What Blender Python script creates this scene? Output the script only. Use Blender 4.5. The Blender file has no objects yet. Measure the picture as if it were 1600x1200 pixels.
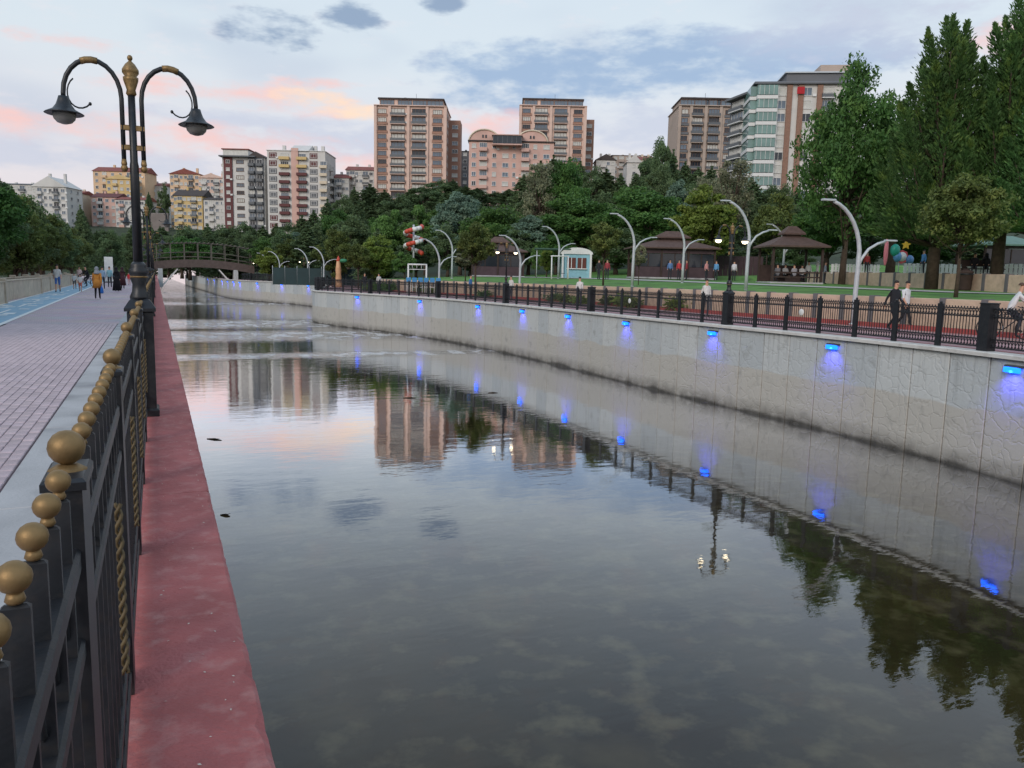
import bpy, math, random
import numpy as np
from mathutils import Vector, Matrix
R = math.radians
rnd = random.Random(7)
S = bpy.context.scene
COL = S.collection
# ---------------------------------------------------------------- camera (calibrated from the photograph)
F, CX, CY, CAMZ = 1230.0, 800.0, 600.0, 1.6
PITCH = math.atan(166 / F); ROLL = 0.022
_f = Vector((0, math.cos(PITCH), -math.sin(PITCH))); _u0 = Vector((0, math.sin(PITCH), math.cos(PITCH))); _r0 = Vector((1, 0, 0))
_r = _r0 * math.cos(ROLL) + _u0 * math.sin(ROLL); _u = _u0 * math.cos(ROLL) - _r0 * math.sin(ROLL)
cam = bpy.data.cameras.new('camera'); camo = bpy.data.objects.new('camera', cam); COL.objects.link(camo)
cam.sensor_width = 36; cam.lens = 36 * F / 1600; cam.clip_end = 4000; cam.clip_start = 0.05
m = Matrix((( _r.x, _u.x, -_f.x, 0), (_r.y, _u.y, -_f.y, 0), (_r.z, _u.z, -_f.z, CAMZ), (0, 0, 0, 1)))
camo.matrix_world = m
S.camera = camo
def ray(x, y): return _f + _r * ((x - CX) / F) - _u * ((y - CY) / F)
def onz(x, y, z):
    d = ray(x, y); return d * ((z - CAMZ) / d.z) + Vector((0, 0, CAMZ))
def atY(x, y, Y):
    d = ray(x, y); return d * (Y / d.y) + Vector((0, 0, CAMZ))
def proj(p):
    p = Vector(p) - Vector((0, 0, CAMZ)); w = p.dot(_f)
    return (CX + F * p.dot(_r) / w, CY - F * p.dot(_u) / w) if w > .05 else (-9e9, 0)
# ---------------------------------------------------------------- render look
S.view_settings.view_transform = 'Standard'; S.view_settings.look = 'None'
S.view_settings.exposure = 0.24; S.view_settings.gamma = 1.0
S.render.engine = 'CYCLES'; S.cycles.max_bounces = 5; S.cycles.diffuse_bounces = 2; S.cycles.glossy_bounces = 3; S.cycles.transparent_max_bounces = 8
S.cycles.caustics_reflective = False; S.cycles.caustics_refractive = False
S.cycles.use_denoising = True; S.cycles.sample_clamp_indirect = 3.0
def lin(c):
    return tuple(((v / 255) / 12.92 if v / 255 <= .04045 else ((v / 255 + .055) / 1.055) ** 2.4) for v in c)
# ---------------------------------------------------------------- sky
SUN_AZ, SUN_EL = 205.0, 27.0     # compass from +Y clockwise: low behind the camera
W = bpy.data.worlds.new('World'); S.world = W; W.use_nodes = True
nt = W.node_tree; nt.nodes.clear()
def nd(t, **k):
    n = nt.nodes.new(t)
    for a, b in k.items(): setattr(n, a, b)
    return n
def setin(sock, v):
    if hasattr(v, 'is_output') or isinstance(v, bpy.types.NodeSocket): nt.links.new(v, sock)
    else: sock.default_value = v
def mth(op, a, b=0.0, c=None, clamp=False):
    n = nd('ShaderNodeMath', operation=op, use_clamp=clamp); setin(n.inputs[0], a); setin(n.inputs[1], b)
    if c is not None: setin(n.inputs[2], c)
    return n.outputs[0]
def mixc(f, a, b):
    n = nd('ShaderNodeMix', data_type='RGBA'); setin(n.inputs[0], f)
    for s, v in ((n.inputs[6], a), (n.inputs[7], b)):
        setin(s, v if isinstance(v, bpy.types.NodeSocket) else (*v, 1))
    return n.outputs[2]
tc = nd('ShaderNodeTexCoord'); sx = nd('ShaderNodeSeparateXYZ'); nt.links.new(tc.outputs['Generated'], sx.inputs[0])
az = mth('ARCTAN2', sx.outputs[0], sx.outputs[1]); el = mth('ARCSINE', sx.outputs[2])
cv = nd('ShaderNodeCombineXYZ'); setin(cv.inputs[0], mth('MULTIPLY', az, 5.0)); setin(cv.inputs[1], mth('MULTIPLY', el, 13.0))
nz = nd('ShaderNodeTexNoise'); nz.inputs['Scale'].default_value = 3.0; nz.inputs['Detail'].default_value = 4; nz.inputs['Roughness'].default_value = .62
nt.links.new(cv.outputs[0], nz.inputs['Vector']); N1 = nz.outputs['Fac']
nz2 = nd('ShaderNodeTexNoise'); nz2.inputs['Scale'].default_value = .8; nz2.inputs['Detail'].default_value = 2
nt.links.new(cv.outputs[0], nz2.inputs['Vector']); N2 = nz2.outputs['Fac']
ramp = nd('ShaderNodeValToRGB'); setin(ramp.inputs[0], mth('DIVIDE', el, 1.5708, clamp=True))
cr = ramp.color_ramp
stops = [(0, (226, 211, 214)), (.08, (222, 217, 222)), (.16, (214, 224, 231)), (.30, (202, 219, 233)), (.6, (176, 201, 226)), (1, (158, 188, 220))]
while len(cr.elements) < len(stops): cr.elements.new(.5)
for e, (p, c) in zip(cr.elements, stops): e.position = p; e.color = (*lin(c), 1)
sky = ramp.outputs[0]
def smooth(v, lo, hi):
    n = nd('ShaderNodeMapRange', interpolation_type='SMOOTHSTEP'); setin(n.inputs[0], v)
    n.inputs[1].default_value = lo; n.inputs[2].default_value = hi; return n.outputs[0]
# thin veil everywhere
sky = mixc(mth('MULTIPLY', smooth(N2, .48, .70), .45), sky, lin((178, 190, 210)))
sky = mixc(mth('MULTIPLY', smooth(N1, .52, .74), .35), sky, lin((236, 226, 228)))
def blob(px, py, wpx, hpx, k=1.9, lo=-.1, hi=1.25):
    d = ray(px, py).normalized(); a0 = math.atan2(d.x, d.y); e0 = math.asin(d.z)
    ax = mth('MULTIPLY', mth('SUBTRACT', az, a0), F / wpx * .93); ey = mth('MULTIPLY', mth('SUBTRACT', el, e0), F / hpx * .95)
    d2 = mth('ADD', mth('MULTIPLY', ax, ax), mth('MULTIPLY', ey, ey))
    return smooth(mth('ADD', mth('SUBTRACT', 1.0, d2), mth('MULTIPLY', mth('SUBTRACT', N1, .5), k * 2)), lo, hi)
def layer(col, op, blobs, **k):
    global sky
    msk = None
    for b in blobs:
        v = blob(*b, **k); msk = v if msk is None else mth('MAXIMUM', msk, v)
    sky = mixc(mth('MULTIPLY', msk, op), sky, lin(col))
layer((158, 180, 208), 1.0, [(880, 112, 215, 48), (1060, 95, 190, 50), (800, 150, 110, 30), (1250, 90, 160, 40)], k=1.5, lo=-.1, hi=1.1)
layer((192, 198, 216), .7, [(1000, 200, 200, 40), (560, 225, 220, 30), (150, 245, 260, 24), (420, 190, 190, 14), (1330, 45, 180, 50)])
layer((248, 196, 186), .82, [(110, 62, 70, 11), (330, 140, 150, 17), (470, 160, 130, 22), (250, 215, 190, 26), (60, 186, 110, 12), (420, 230, 130, 22),
                            (760, 190, 90, 22), (570, 255, 60, 16), (1590, 55, 60, 26), (500, 130, 50, 10)], k=2.5, lo=-.25, hi=2.0)
layer((255, 224, 190), .85, [(500, 158, 66, 18), (560, 172, 44, 15)], k=2.2, lo=-.1, hi=1.7)
layer((140, 160, 186), .95, [(425, 50, 66, 30), (550, 25, 44, 24), (690, 5, 36, 14)], k=2.3, lo=-.1, hi=1.3)
nish = nd('ShaderNodeTexSky', sky_type='NISHITA'); nish.sun_disc = False
nish.sun_elevation = R(SUN_EL); nish.sun_rotation = R(SUN_AZ)
add = nd('ShaderNodeMix', data_type='RGBA', blend_type='ADD'); add.inputs[0].default_value = .012
nt.links.new(sky, add.inputs[6]); nt.links.new(nish.outputs[0], add.inputs[7])
bg = nd('ShaderNodeBackground'); nt.links.new(add.outputs[2], bg.inputs[0]); bg.inputs[1].default_value = .86
W.cycles.sampling_method = 'MANUAL'; W.cycles.sample_map_resolution = 256
wo = nd('ShaderNodeOutputWorld'); nt.links.new(bg.outputs[0], wo.inputs[0])
sun = bpy.data.lights.new('sun', 'SUN'); sun.energy = 1.25; sun.angle = R(25); sun.color = (1, .88, .78)
suno = bpy.data.objects.new('sun', sun); COL.objects.link(suno)
sd = Vector((math.sin(R(SUN_AZ)) * math.cos(R(SUN_EL)), math.cos(R(SUN_AZ)) * math.cos(R(SUN_EL)), math.sin(R(SUN_EL))))
suno.rotation_euler = sd.to_track_quat('Z', 'Y').to_euler(); suno.location = sd * 50

# ---------------------------------------------------------------- materials
MATS = {}
def mat(name, col, rough=.7, var=.18, scale=3.0, bump=0.0, bscale=None, metal=0.0, rand=0.0, spec=.4, emit=None, estr=0.0, detail=6, trans=0.0, dirt=None):
    if name in MATS: return MATS[name]
    mt = bpy.data.materials.new(name); mt.use_nodes = True; t = mt.node_tree; b = t.nodes['Principled BSDF']
    c = lin(col) if max(col) > 1 else col
    tcn = t.nodes.new('ShaderNodeTexCoord'); ns = t.nodes.new('ShaderNodeTexNoise'); ns.inputs['Scale'].default_value = scale; ns.inputs['Detail'].default_value = detail
    t.links.new(tcn.outputs['Object'], ns.inputs['Vector'])
    rp = t.nodes.new('ShaderNodeValToRGB'); rp.color_ramp.elements[0].position = .3; rp.color_ramp.elements[1].position = .7
    rp.color_ramp.elements[0].color = (*[v * (1 - var) for v in c], 1); rp.color_ramp.elements[1].color = (*[min(1, v * (1 + var)) for v in c], 1)
    t.links.new(ns.outputs['Fac'], rp.inputs[0]); out = rp.outputs[0]
    for dirt in (dirt if isinstance(dirt, list) else [dirt] if dirt else []):
        n2 = t.nodes.new('ShaderNodeTexNoise'); n2.inputs['Scale'].default_value = dirt[1]; n2.inputs['Detail'].default_value = 8; t.links.new(tcn.outputs['Object'], n2.inputs['Vector'])
        mr = t.nodes.new('ShaderNodeMapRange'); mr.inputs[1].default_value = .52; mr.inputs[2].default_value = .72; mr.inputs[4].default_value = dirt[2]; t.links.new(n2.outputs['Fac'], mr.inputs[0])
        mx = t.nodes.new('ShaderNodeMix'); mx.data_type = 'RGBA'; t.links.new(mr.outputs[0], mx.inputs[0]); t.links.new(out, mx.inputs[6]); mx.inputs[7].default_value = (*lin(dirt[0]), 1); out = mx.outputs[2]
    if rand:
        oi = t.nodes.new('ShaderNodeObjectInfo'); hs = t.nodes.new('ShaderNodeHueSaturation')
        mr = t.nodes.new('ShaderNodeMapRange'); mr.inputs[3].default_value = 1 - rand; mr.inputs[4].default_value = 1 + rand; t.links.new(oi.outputs['Random'], mr.inputs[0]); t.links.new(mr.outputs[0], hs.inputs['Value'])
        mr2 = t.nodes.new('ShaderNodeMapRange'); mr2.inputs[3].default_value = .5 - rand * .08; mr2.inputs[4].default_value = .5 + rand * .08
        w2 = t.nodes.new('ShaderNodeMath'); w2.operation = 'FRACT'; w3 = t.nodes.new('ShaderNodeMath'); w3.operation = 'MULTIPLY'; w3.inputs[1].default_value = 7.31
        t.links.new(oi.outputs['Random'], w3.inputs[0]); t.links.new(w3.outputs[0], w2.inputs[0]); t.links.new(w2.outputs[0], mr2.inputs[0]); t.links.new(mr2.outputs[0], hs.inputs['Hue'])
        t.links.new(out, hs.inputs['Color']); out = hs.outputs[0]
    t.links.new(out, b.inputs['Base Color'])
    b.inputs['Roughness'].default_value = rough; b.inputs['Metallic'].default_value = metal; b.inputs['Specular IOR Level'].default_value = spec
    if bump:
        nb = t.nodes.new('ShaderNodeTexNoise'); nb.inputs['Scale'].default_value = bscale or scale * 6; nb.inputs['Detail'].default_value = 5; t.links.new(tcn.outputs['Object'], nb.inputs['Vector'])
        bp = t.nodes.new('ShaderNodeBump'); bp.inputs['Strength'].default_value = bump; bp.inputs['Distance'].default_value = .02
        t.links.new(nb.outputs['Fac'], bp.inputs['Height']); t.links.new(bp.outputs[0], b.inputs['Normal'])
    if emit: b.inputs['Emission Color'].default_value = (*lin(emit), 1); b.inputs['Emission Strength'].default_value = estr
    if trans:
        tr = t.nodes.new('ShaderNodeBsdfTranslucent'); t.links.new(out, tr.inputs[0]); ms = t.nodes.new('ShaderNodeMixShader'); ms.inputs[0].default_value = trans
        t.links.new(b.outputs[0], ms.inputs[1]); t.links.new(tr.outputs[0], ms.inputs[2]); t.links.new(ms.outputs[0], t.nodes['Material Output'].inputs[0])
    MATS[name] = mt; return mt
BLACK = mat('black_iron', (27, 30, 35), .42, .3, 20, .06, spec=.5, dirt=[((62, 62, 62), 7, .3), ((86, 72, 60), 38, .14)])
GOLD = mat('gold_paint', (140, 114, 76), .5, .3, 25, .07, metal=.5, dirt=[((92, 78, 58), 14, .55)])
GALV = mat('galvanised', (186, 191, 195), .5, .1, 6, metal=.15)
FROST = mat('frosted_globe', (128, 126, 122), .35, .05)
LIT = mat('lit_globe', (255, 240, 210), .4, .02, emit=(255, 236, 200), estr=5.0)
WHITE = mat('white_paint', (222, 222, 220), .5, .06)
GLASS_D = mat('window_dark', (38, 44, 52), .12, .3, .5, spec=.7)
GLASS_B = mat('window_sky', (96, 110, 124), .1, .3, .4, spec=.8)
GLASS_C = mat('window_curtain', (196, 196, 190), .3, .15, .8)
SKIN = mat('skin', (196, 150, 125), .6, .05)

# ---------------------------------------------------------------- mesh helpers
class MB:
    def __init__(s): s.v = []; s.f = []; s.mi = []; s.cur = 0; s.sm = []; s.smooth = False
    def add(s, vs, fs):
        o = len(s.v); s.v += [tuple(v) for v in vs]
        for f in fs: s.f.append([i + o for i in f]); s.mi.append(s.cur); s.sm.append(s.smooth)
        return s
    def box(s, c, d, rz=0.0, M=None):
        x, y, z = [k / 2 for k in d]; vs = [Vector((i * x, j * y, k * z)) for i in (-1, 1) for j in (-1, 1) for k in (-1, 1)]
        if rz: vs = [Matrix.Rotation(rz, 3, 'Z') @ v for v in vs]
        if M is not None: vs = [M @ v for v in vs]
        return s.add([v + Vector(c) for v in vs], [(0, 1, 3, 2), (4, 6, 7, 5), (0, 4, 5, 1), (2, 3, 7, 6), (0, 2, 6, 4), (1, 5, 7, 3)])
    def bev(s, c, d, b=.01):   # box with chamfered top edges
        x, y, z = [k / 2 for k in d]; cx, cy, cz = c; L = []
        for zz, e in ((-z, 0), (z - b, 0), (z, b)):
            L += [(cx - x + e, cy - y + e, cz + zz), (cx + x - e, cy - y + e, cz + zz), (cx + x - e, cy + y - e, cz + zz), (cx - x + e, cy + y - e, cz + zz)]
        fs = [(3, 2, 1, 0), (8, 9, 10, 11)]
        for k in (0, 4):
            for i in range(4): j = (i + 1) % 4; fs.append((k + i, k + j, k + 4 + j, k + 4 + i))
        return s.add(L, fs)
    def bar(s, a, b, w, h=None):   # square bar between two points
        a, b = Vector(a), Vector(b); d = b - a; L = d.length
        if L < 1e-6: return s
        q = d.to_track_quat('Z', 'Y').to_matrix(); h = h or w
        return s.box((a + b) / 2, (w, h, L), M=q)
    def tube(s, path, r, n=8, cap=True):
        P = [Vector(p) for p in path]; rs = r if isinstance(r, (list, tuple)) else [r] * len(P); vs = []; fs = []; ref = None
        for i, p in enumerate(P):
            t = (P[min(i + 1, len(P) - 1)] - P[max(i - 1, 0)]).normalized()
            if ref is None: ref = t.orthogonal().normalized()
            ref = (ref - t * ref.dot(t)); ref = ref.normalized() if ref.length > 1e-5 else t.orthogonal().normalized(); bi = t.cross(ref)
            for k in range(n): a = 2 * math.pi * k / n; vs.append(p + (ref * math.cos(a) + bi * math.sin(a)) * rs[i])
        for i in range(len(P) - 1):
            for k in range(n): j = (k + 1) % n; fs.append((i * n + k, i * n + j, (i + 1) * n + j, (i + 1) * n + k))
        if cap: fs += [tuple(range(n))[::-1], tuple((len(P) - 1) * n + k for k in range(n))]
        old = s.smooth; s.smooth = True; s.add(vs, fs); s.smooth = old; return s
    def lathe(s, prof, c=(0, 0, 0), n=16, M=None, sq=False):
        vs = []; fs = []; c = Vector(c)
        for r, z in prof:
            for k in range(n):
                a = 2 * math.pi * (k + .5) / n; v = Vector((r * math.cos(a), r * math.sin(a), z))
                vs.append((M @ v if M is not None else v) + c)
        for i in range(len(prof) - 1):
            for k in range(n): j = (k + 1) % n; fs.append((i * n + k, i * n + j, (i + 1) * n + j, (i + 1) * n + k))
        fs += [tuple(range(n))[::-1], tuple((len(prof) - 1) * n + k for k in range(n))]
        old = s.smooth; s.smooth = n > 6; s.add(vs, fs); s.smooth = old; return s
    def ball(s, c, r, n=12, sc=(1, 1, 1)):
        m_ = max(4, n // 2); pr = [(max(.001, r * math.sin(math.pi * i / m_)), -r * math.cos(math.pi * i / m_)) for i in range(m_ + 1)]
        return s.lathe(pr, c, n, Matrix.Diagonal(sc))
    def prism(s, poly, z0, z1):
        n = len(poly); vs = [(x, y, z0) for x, y in poly] + [(x, y, z1) for x, y in poly]
        return s.add(vs, [tuple(range(n))[::-1], tuple(range(n, 2 * n))] + [(i, (i + 1) % n, n + (i + 1) % n, n + i) for i in range(n)])
    def mesh(s, name, mats):
        me = bpy.data.meshes.new(name); me.from_pydata(s.v, [], s.f)
        for m_ in (mats if isinstance(mats, (list, tuple)) else [mats]): me.materials.append(m_)
        me.polygons.foreach_set('material_index', s.mi); me.polygons.foreach_set('use_smooth', s.sm); me.update(); return me
    def build(s, name, mats, parent=None, loc=(0, 0, 0), rz=0.0): return inst(s.mesh(name, mats), name, parent, loc, rz)
def inst(me, name, parent=None, loc=(0, 0, 0), rz=0.0, sc=None):
    o = bpy.data.objects.new(name, me); COL.objects.link(o)
    o.location = loc; o.rotation_euler = (0, 0, rz)
    if sc: o.scale = sc
    if parent: o.parent = parent
    return o
def tag(o, label=None, cat=None, group=None, kind=None):
    for k, v in (('label', label), ('category', cat), ('group', group), ('kind', kind)):
        if v: o[k] = v
    return o
def thing(name, label, cat, loc=(0, 0, 0), rz=0.0, group=None):
    o = bpy.data.objects.new(name, None); COL.objects.link(o); o.empty_display_size = .3; o.location = loc; o.rotation_euler = (0, 0, rz); return tag(o, label, cat, group)
def dup(root, loc, rz=0.0, label=None, group=None, sc=None):
    def cp(o, par):
        c = o.copy(); COL.objects.link(c); c.parent = par
        for ch in o.children: cp(ch, c)
        return c
    c = cp(root, None); c.location = loc; c.rotation_euler = (0, 0, rz)
    if sc: c.scale = sc
    if label: c['label'] = label
    if group: c['group'] = group
    return c
def arc(c, rx, rz, a0, a1, n=10, y=0.0): return [(c[0] + rx * math.cos(R(a0 + (a1 - a0) * i / n)), y, c[1] + rz * math.sin(R(a0 + (a1 - a0) * i / n))) for i in range(n + 1)]
# ---------------------------------------------------------------- frames and banks
LA = R(24.3); LT = Vector((-math.sin(LA), math.cos(LA), 0)); LN = Vector((-math.cos(LA), -math.sin(LA), 0))
def lp(s, o, z=0.0): return LT * s + LN * o + Vector((0, 0, z))     # left bank: s along the canal, o away from the water
LRZ = LA                                                            # local +Y runs along the canal
FO = .156                                                           # railing line
WATER = -3.1
BANK = [(15.0, -30), (15.0, -8), (14.7, 2), (14.0, 10), (12.4, 19.0), (10.2, 25.1), (7.9, 30.1), (5.4, 35.6), (2.0, 44.0), (-2.2, 52.6), (-6.6, 60.4), (-12.6, 67.6), (-17.0, 72.4), (-19.3, 76.0), (-20.6, 80.5), (-23.4, 97)]
FARB = [(-23.4, 97), (-25.5, 108), (-28.75, 113.2), (-36.0, 122.2), (-46, 132.5), (-57, 152), (-69.9, 181), (-96, 234), (-140, 330), (-200, 460)]
def resample(P, step, smooth=True):
    P = np.array(P, float)
    if smooth:
        for _ in range(3):
            Q = [P[0]]
            for a, b in zip(P[:-1], P[1:]): Q += [a * .75 + b * .25, a * .25 + b * .75]
            P = np.array(Q + [P[-1]])
    d = np.r_[0, np.cumsum(np.linalg.norm(np.diff(P, axis=0), axis=1))]; n = int(d[-1] / step)
    t = np.arange(n + 1) * step
    return np.c_[np.interp(t, d, P[:, 0]), np.interp(t, d, P[:, 1])]
def offs(P, d):
    P = np.asarray(P, float); T = np.gradient(P, axis=0); T /= np.linalg.norm(T, axis=1)[:, None]; return P + np.c_[T[:, 1], -T[:, 0]] * d
BK = resample(BANK, .25); FBK = resample(FARB, .5); ALLB = np.vstack([BK[::2], FBK[1:]])
def bank_d(x, y):
    """signed distance from the right bank line, positive away from the water"""
    P = np.c_[np.ravel(x), np.ravel(y)]; out = np.empty(len(P))
    A = ALLB; T = np.gradient(A, axis=0); T /= np.linalg.norm(T, axis=1)[:, None]
    for i in range(0, len(P), 4000):
        q = P[i:i + 4000]; D = q[:, None, :] - A[None]; k = np.argmin((D ** 2).sum(2), 1)
        v = D[np.arange(len(q)), k]; t = T[k]; sg = np.sign(t[:, 1] * v[:, 0] - t[:, 0] * v[:, 1]); out[i:i + 4000] = np.linalg.norm(v, axis=1) * np.where(sg == 0, 1, sg)
    return out.reshape(np.shape(x))
def sst(v, a, b): t = np.clip((v - a) / (b - a), 0, 1); return t * t * (3 - 2 * t)
WALLX = 26.5
def terr(x, y):
    x = np.asarray(x, float); y = np.asarray(y, float)
    d = bank_d(x, y); o = -(x * math.cos(LA) + y * math.sin(LA))
    park = np.where(d < 7.6, -.07, 1.15 + .015 * np.clip(d - 6.6, 0, 16) + .012 * np.clip(y - 41, 0, 30) * sst(d, 7, 20))
    park = park + .85 * np.where(y < 74, (x > WALLX + .12), sst(d, 20, 45)) * (d > 8)
    hill = sst(d, 14, 75) * np.interp(y, [90, 150, 220, 320, 450], [0, 7, 18, 28, 36])
    right = park + hill
    left = np.where(o < 30, -.07, 0) + sst(o, 30, 160) * 10
    far = 20 * sst(y, 235, 345)
    z = np.where(d > 0, right, left)
    return np.maximum(z, np.where(y > 235, far, -9))
def tz(x, y): return float(terr(np.array([x]), np.array([y]))[0])
def stick(x, y): return Vector((x, y, tz(x, y)))

# ---------------------------------------------------------------- ground materials
GRASS = mat('grass', (88, 130, 58), .9, .35, .6, .4, 30, dirt=((60, 84, 44), 2.0, .8))
HILLM = mat('hill_soil', (52, 62, 42), .95, .3, .2)
def brickmat(name, c1, c2, mortar, bw, bh, rz=0.0, bump=.35):
    mt = bpy.data.materials.new(name); mt.use_nodes = True; t = mt.node_tree; b = t.nodes['Principled BSDF']
    tcn = t.nodes.new('ShaderNodeTexCoord'); mp = t.nodes.new('ShaderNodeMapping'); mp.inputs['Rotation'].default_value = (0, 0, rz); t.links.new(tcn.outputs['Object'], mp.inputs[0])
    br = t.nodes.new('ShaderNodeTexBrick'); br.inputs['Scale'].default_value = 1; br.inputs['Brick Width'].default_value = bw; br.inputs['Row Height'].default_value = bh
    br.inputs['Mortar Size'].default_value = .005; br.inputs['Color1'].default_value = (*lin(c1), 1); br.inputs['Color2'].default_value = (*lin(c2), 1); br.inputs['Mortar'].default_value = (*lin(mortar), 1)
    t.links.new(mp.outputs[0], br.inputs[0]); ns = t.nodes.new('ShaderNodeTexNoise'); ns.inputs['Scale'].default_value = .7; ns.inputs['Detail'].default_value = 8; t.links.new(tcn.outputs['Object'], ns.inputs[0])
    mx = t.nodes.new('ShaderNodeMix'); mx.data_type = 'RGBA'; mx.blend_type = 'MULTIPLY'; mx.inputs[0].default_value = .45; t.links.new(br.outputs[0], mx.inputs[6]); t.links.new(ns.outputs['Color'], mx.inputs[7])
    g = t.nodes.new('ShaderNodeHueSaturation'); g.inputs['Value'].default_value = 1.25; t.links.new(mx.outputs[2], g.inputs['Color']); t.links.new(g.outputs[0], b.inputs['Base Color'])
    b.inputs['Roughness'].default_value = .75; bp = t.nodes.new('ShaderNodeBump'); bp.inputs['Strength'].default_value = bump; bp.inputs['Distance'].default_value = .01; bp.invert = True
    t.links.new(br.outputs['Fac'], bp.inputs['Height']); t.links.new(bp.outputs[0], b.inputs['Normal']); return mt
PAVR = brickmat('pink_pavers_right', (190, 150, 150), (172, 132, 134), (120, 98, 98), .2, .1)
PAVL = brickmat('mauve_pavers_far', (196, 178, 182), (182, 162, 168), (126, 114, 118), .2, .1, -LA)
PAVER = mat('mauve_paver', (186, 168, 172), .75, .14, 4, .3, 60, rand=.12)
GROUT = mat('paver_joint', (122, 110, 114), .9, .2, 5)
CONC = mat('concrete_strip', (176, 175, 176), .75, .14, 1.3, .25, 40, dirt=((112, 112, 116), 1.1, .7))
REDC = mat('red_coping', (170, 96, 94), .72, .2, 2.2, .5, 45, dirt=[((182, 116, 114), 3.5, .5), ((128, 66, 66), 1.3, .55), ((196, 156, 150), 11, .35)])
BLUE = mat('blue_lane', (138, 172, 192), .7, .12, 2, .15, 40, dirt=((136, 166, 186), 1.5, .6))
LINE = mat('lane_paint', (224, 226, 224), .7, .1, 6)
REDK = mat('red_kerb', (156, 76, 72), .75, .15, 3)
BEIGE = mat('beige_stone', (196, 172, 150), .8, .16, 3, .6, 18, rand=.08)
GREYP = mat('grey_pillar', (104, 102, 104), .8, .12, 3)
# stamped wall panels: blue grey above, silt-stained beige below
def wallmat():
    mt = bpy.data.materials.new('stamped_panel'); mt.use_nodes = True; t = mt.node_tree; b = t.nodes['Principled BSDF']; L = t.links.new
    g = t.nodes.new('ShaderNodeNewGeometry'); sp = t.nodes.new('ShaderNodeSeparateXYZ'); L(g.outputs['Position'], sp.inputs[0])
    ns = t.nodes.new('ShaderNodeTexNoise'); ns.inputs['Scale'].default_value = .6; ns.inputs['Detail'].default_value = 6; L(g.outputs['Position'], ns.inputs[0])
    def mr(v, a, b_, c, d):
        n = t.nodes.new('ShaderNodeMapRange'); L(v, n.inputs[0]); n.inputs[1].default_value = a; n.inputs[2].default_value = b_; n.inputs[3].default_value = c; n.inputs[4].default_value = d; return n.outputs[0]
    def ma(op, a, bb):
        n = t.nodes.new('ShaderNodeMath'); n.operation = op; L(a, n.inputs[0]); (L(bb, n.inputs[1]) if hasattr(bb, 'links') else setattr(n.inputs[1], 'default_value', bb)); return n.outputs[0]
    def mix(f, a, c):
        n = t.nodes.new('ShaderNodeMix'); n.data_type = 'RGBA'; L(f, n.inputs[0]) if hasattr(f, 'links') else setattr(n.inputs[0], 'default_value', f)
        for s_, v in ((n.inputs[6], a), (n.inputs[7], c)): L(v, s_) if hasattr(v, 'links') else setattr(s_, 'default_value', (*lin(v), 1))
        return n.outputs[2]
    oi = t.nodes.new('ShaderNodeObjectInfo')
    z = ma('ADD', sp.outputs[2], mr(ns.outputs['Fac'], .3, .7, -.08, .08))
    hi = mix(oi.outputs['Random'], (180, 186, 189), (200, 203, 202)); c = mix(mr(z, -1.52, -1.46, 1, 0), hi, (188, 185, 178))
    n2 = t.nodes.new('ShaderNodeTexNoise'); n2.inputs['Scale'].default_value = 2.5; n2.inputs['Detail'].default_value = 9; L(g.outputs['Position'], n2.inputs[0])
    c = mix(ma('MULTIPLY', mr(z, -3.08, -2.55, .9, 0), mr(n2.outputs['Fac'], .3, .6, .4, 1)), c, (94, 90, 84))
    c = mix(mr(n2.outputs['Fac'], .58, .75, 0, .45), c, (138, 138, 134))
    c = mix(mr(z, -3.07, -2.96, .75, 0), c, (58, 56, 52))
    mp = t.nodes.new('ShaderNodeMapping'); mp.inputs['Scale'].default_value = (9, 9, .35); L(g.outputs['Position'], mp.inputs[0]); n3 = t.nodes.new('ShaderNodeTexNoise'); n3.inputs['Scale'].default_value = 1.0; n3.inputs['Detail'].default_value = 4; L(mp.outputs[0], n3.inputs[0])
    c = mix(ma('MULTIPLY', mr(n3.outputs['Fac'], .55, .72, 0, .5), mr(z, -1.6, -.3, .1, 1)), c, (120, 122, 122))
    L(c, b.inputs['Base Color']); b.inputs['Roughness'].default_value = .85
    vo = t.nodes.new('ShaderNodeTexVoronoi'); vo.feature = 'DISTANCE_TO_EDGE'; vo.inputs['Scale'].default_value = 2.6; vm = t.nodes.new('ShaderNodeVectorMath'); vm.operation = 'MULTIPLY_ADD'; L(n2.outputs['Color'], vm.inputs[0]); vm.inputs[1].default_value = (.5, .5, .5); L(g.outputs['Position'], vm.inputs[2]); L(vm.outputs[0], vo.inputs[0])
    bp = t.nodes.new('ShaderNodeBump'); bp.inputs['Strength'].default_value = .42; bp.inputs['Distance'].default_value = .02; L(mr(vo.outputs['Distance'], 0, .09, 0, 1), bp.inputs['Height'])
    b2 = t.nodes.new('ShaderNodeBump'); b2.inputs['Strength'].default_value = .3; b2.inputs['Distance'].default_value = .02; n4 = t.nodes.new('ShaderNodeTexNoise'); n4.inputs['Scale'].default_value = 14; n4.inputs['Detail'].default_value = 5; L(g.outputs['Position'], n4.inputs[0]); L(n4.outputs['Fac'], b2.inputs['Height']); L(bp.outputs[0], b2.inputs['Normal']); L(b2.outputs[0], b.inputs['Normal'])
    return mt
PANEL = wallmat()
COPW = mat('white_coping', (206, 204, 200), .7, .1, 2, .2, 30, dirt=((160, 156, 150), 3, .5))
WCORE = mat('wall_core', (70, 70, 70), .9, .2)

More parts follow.
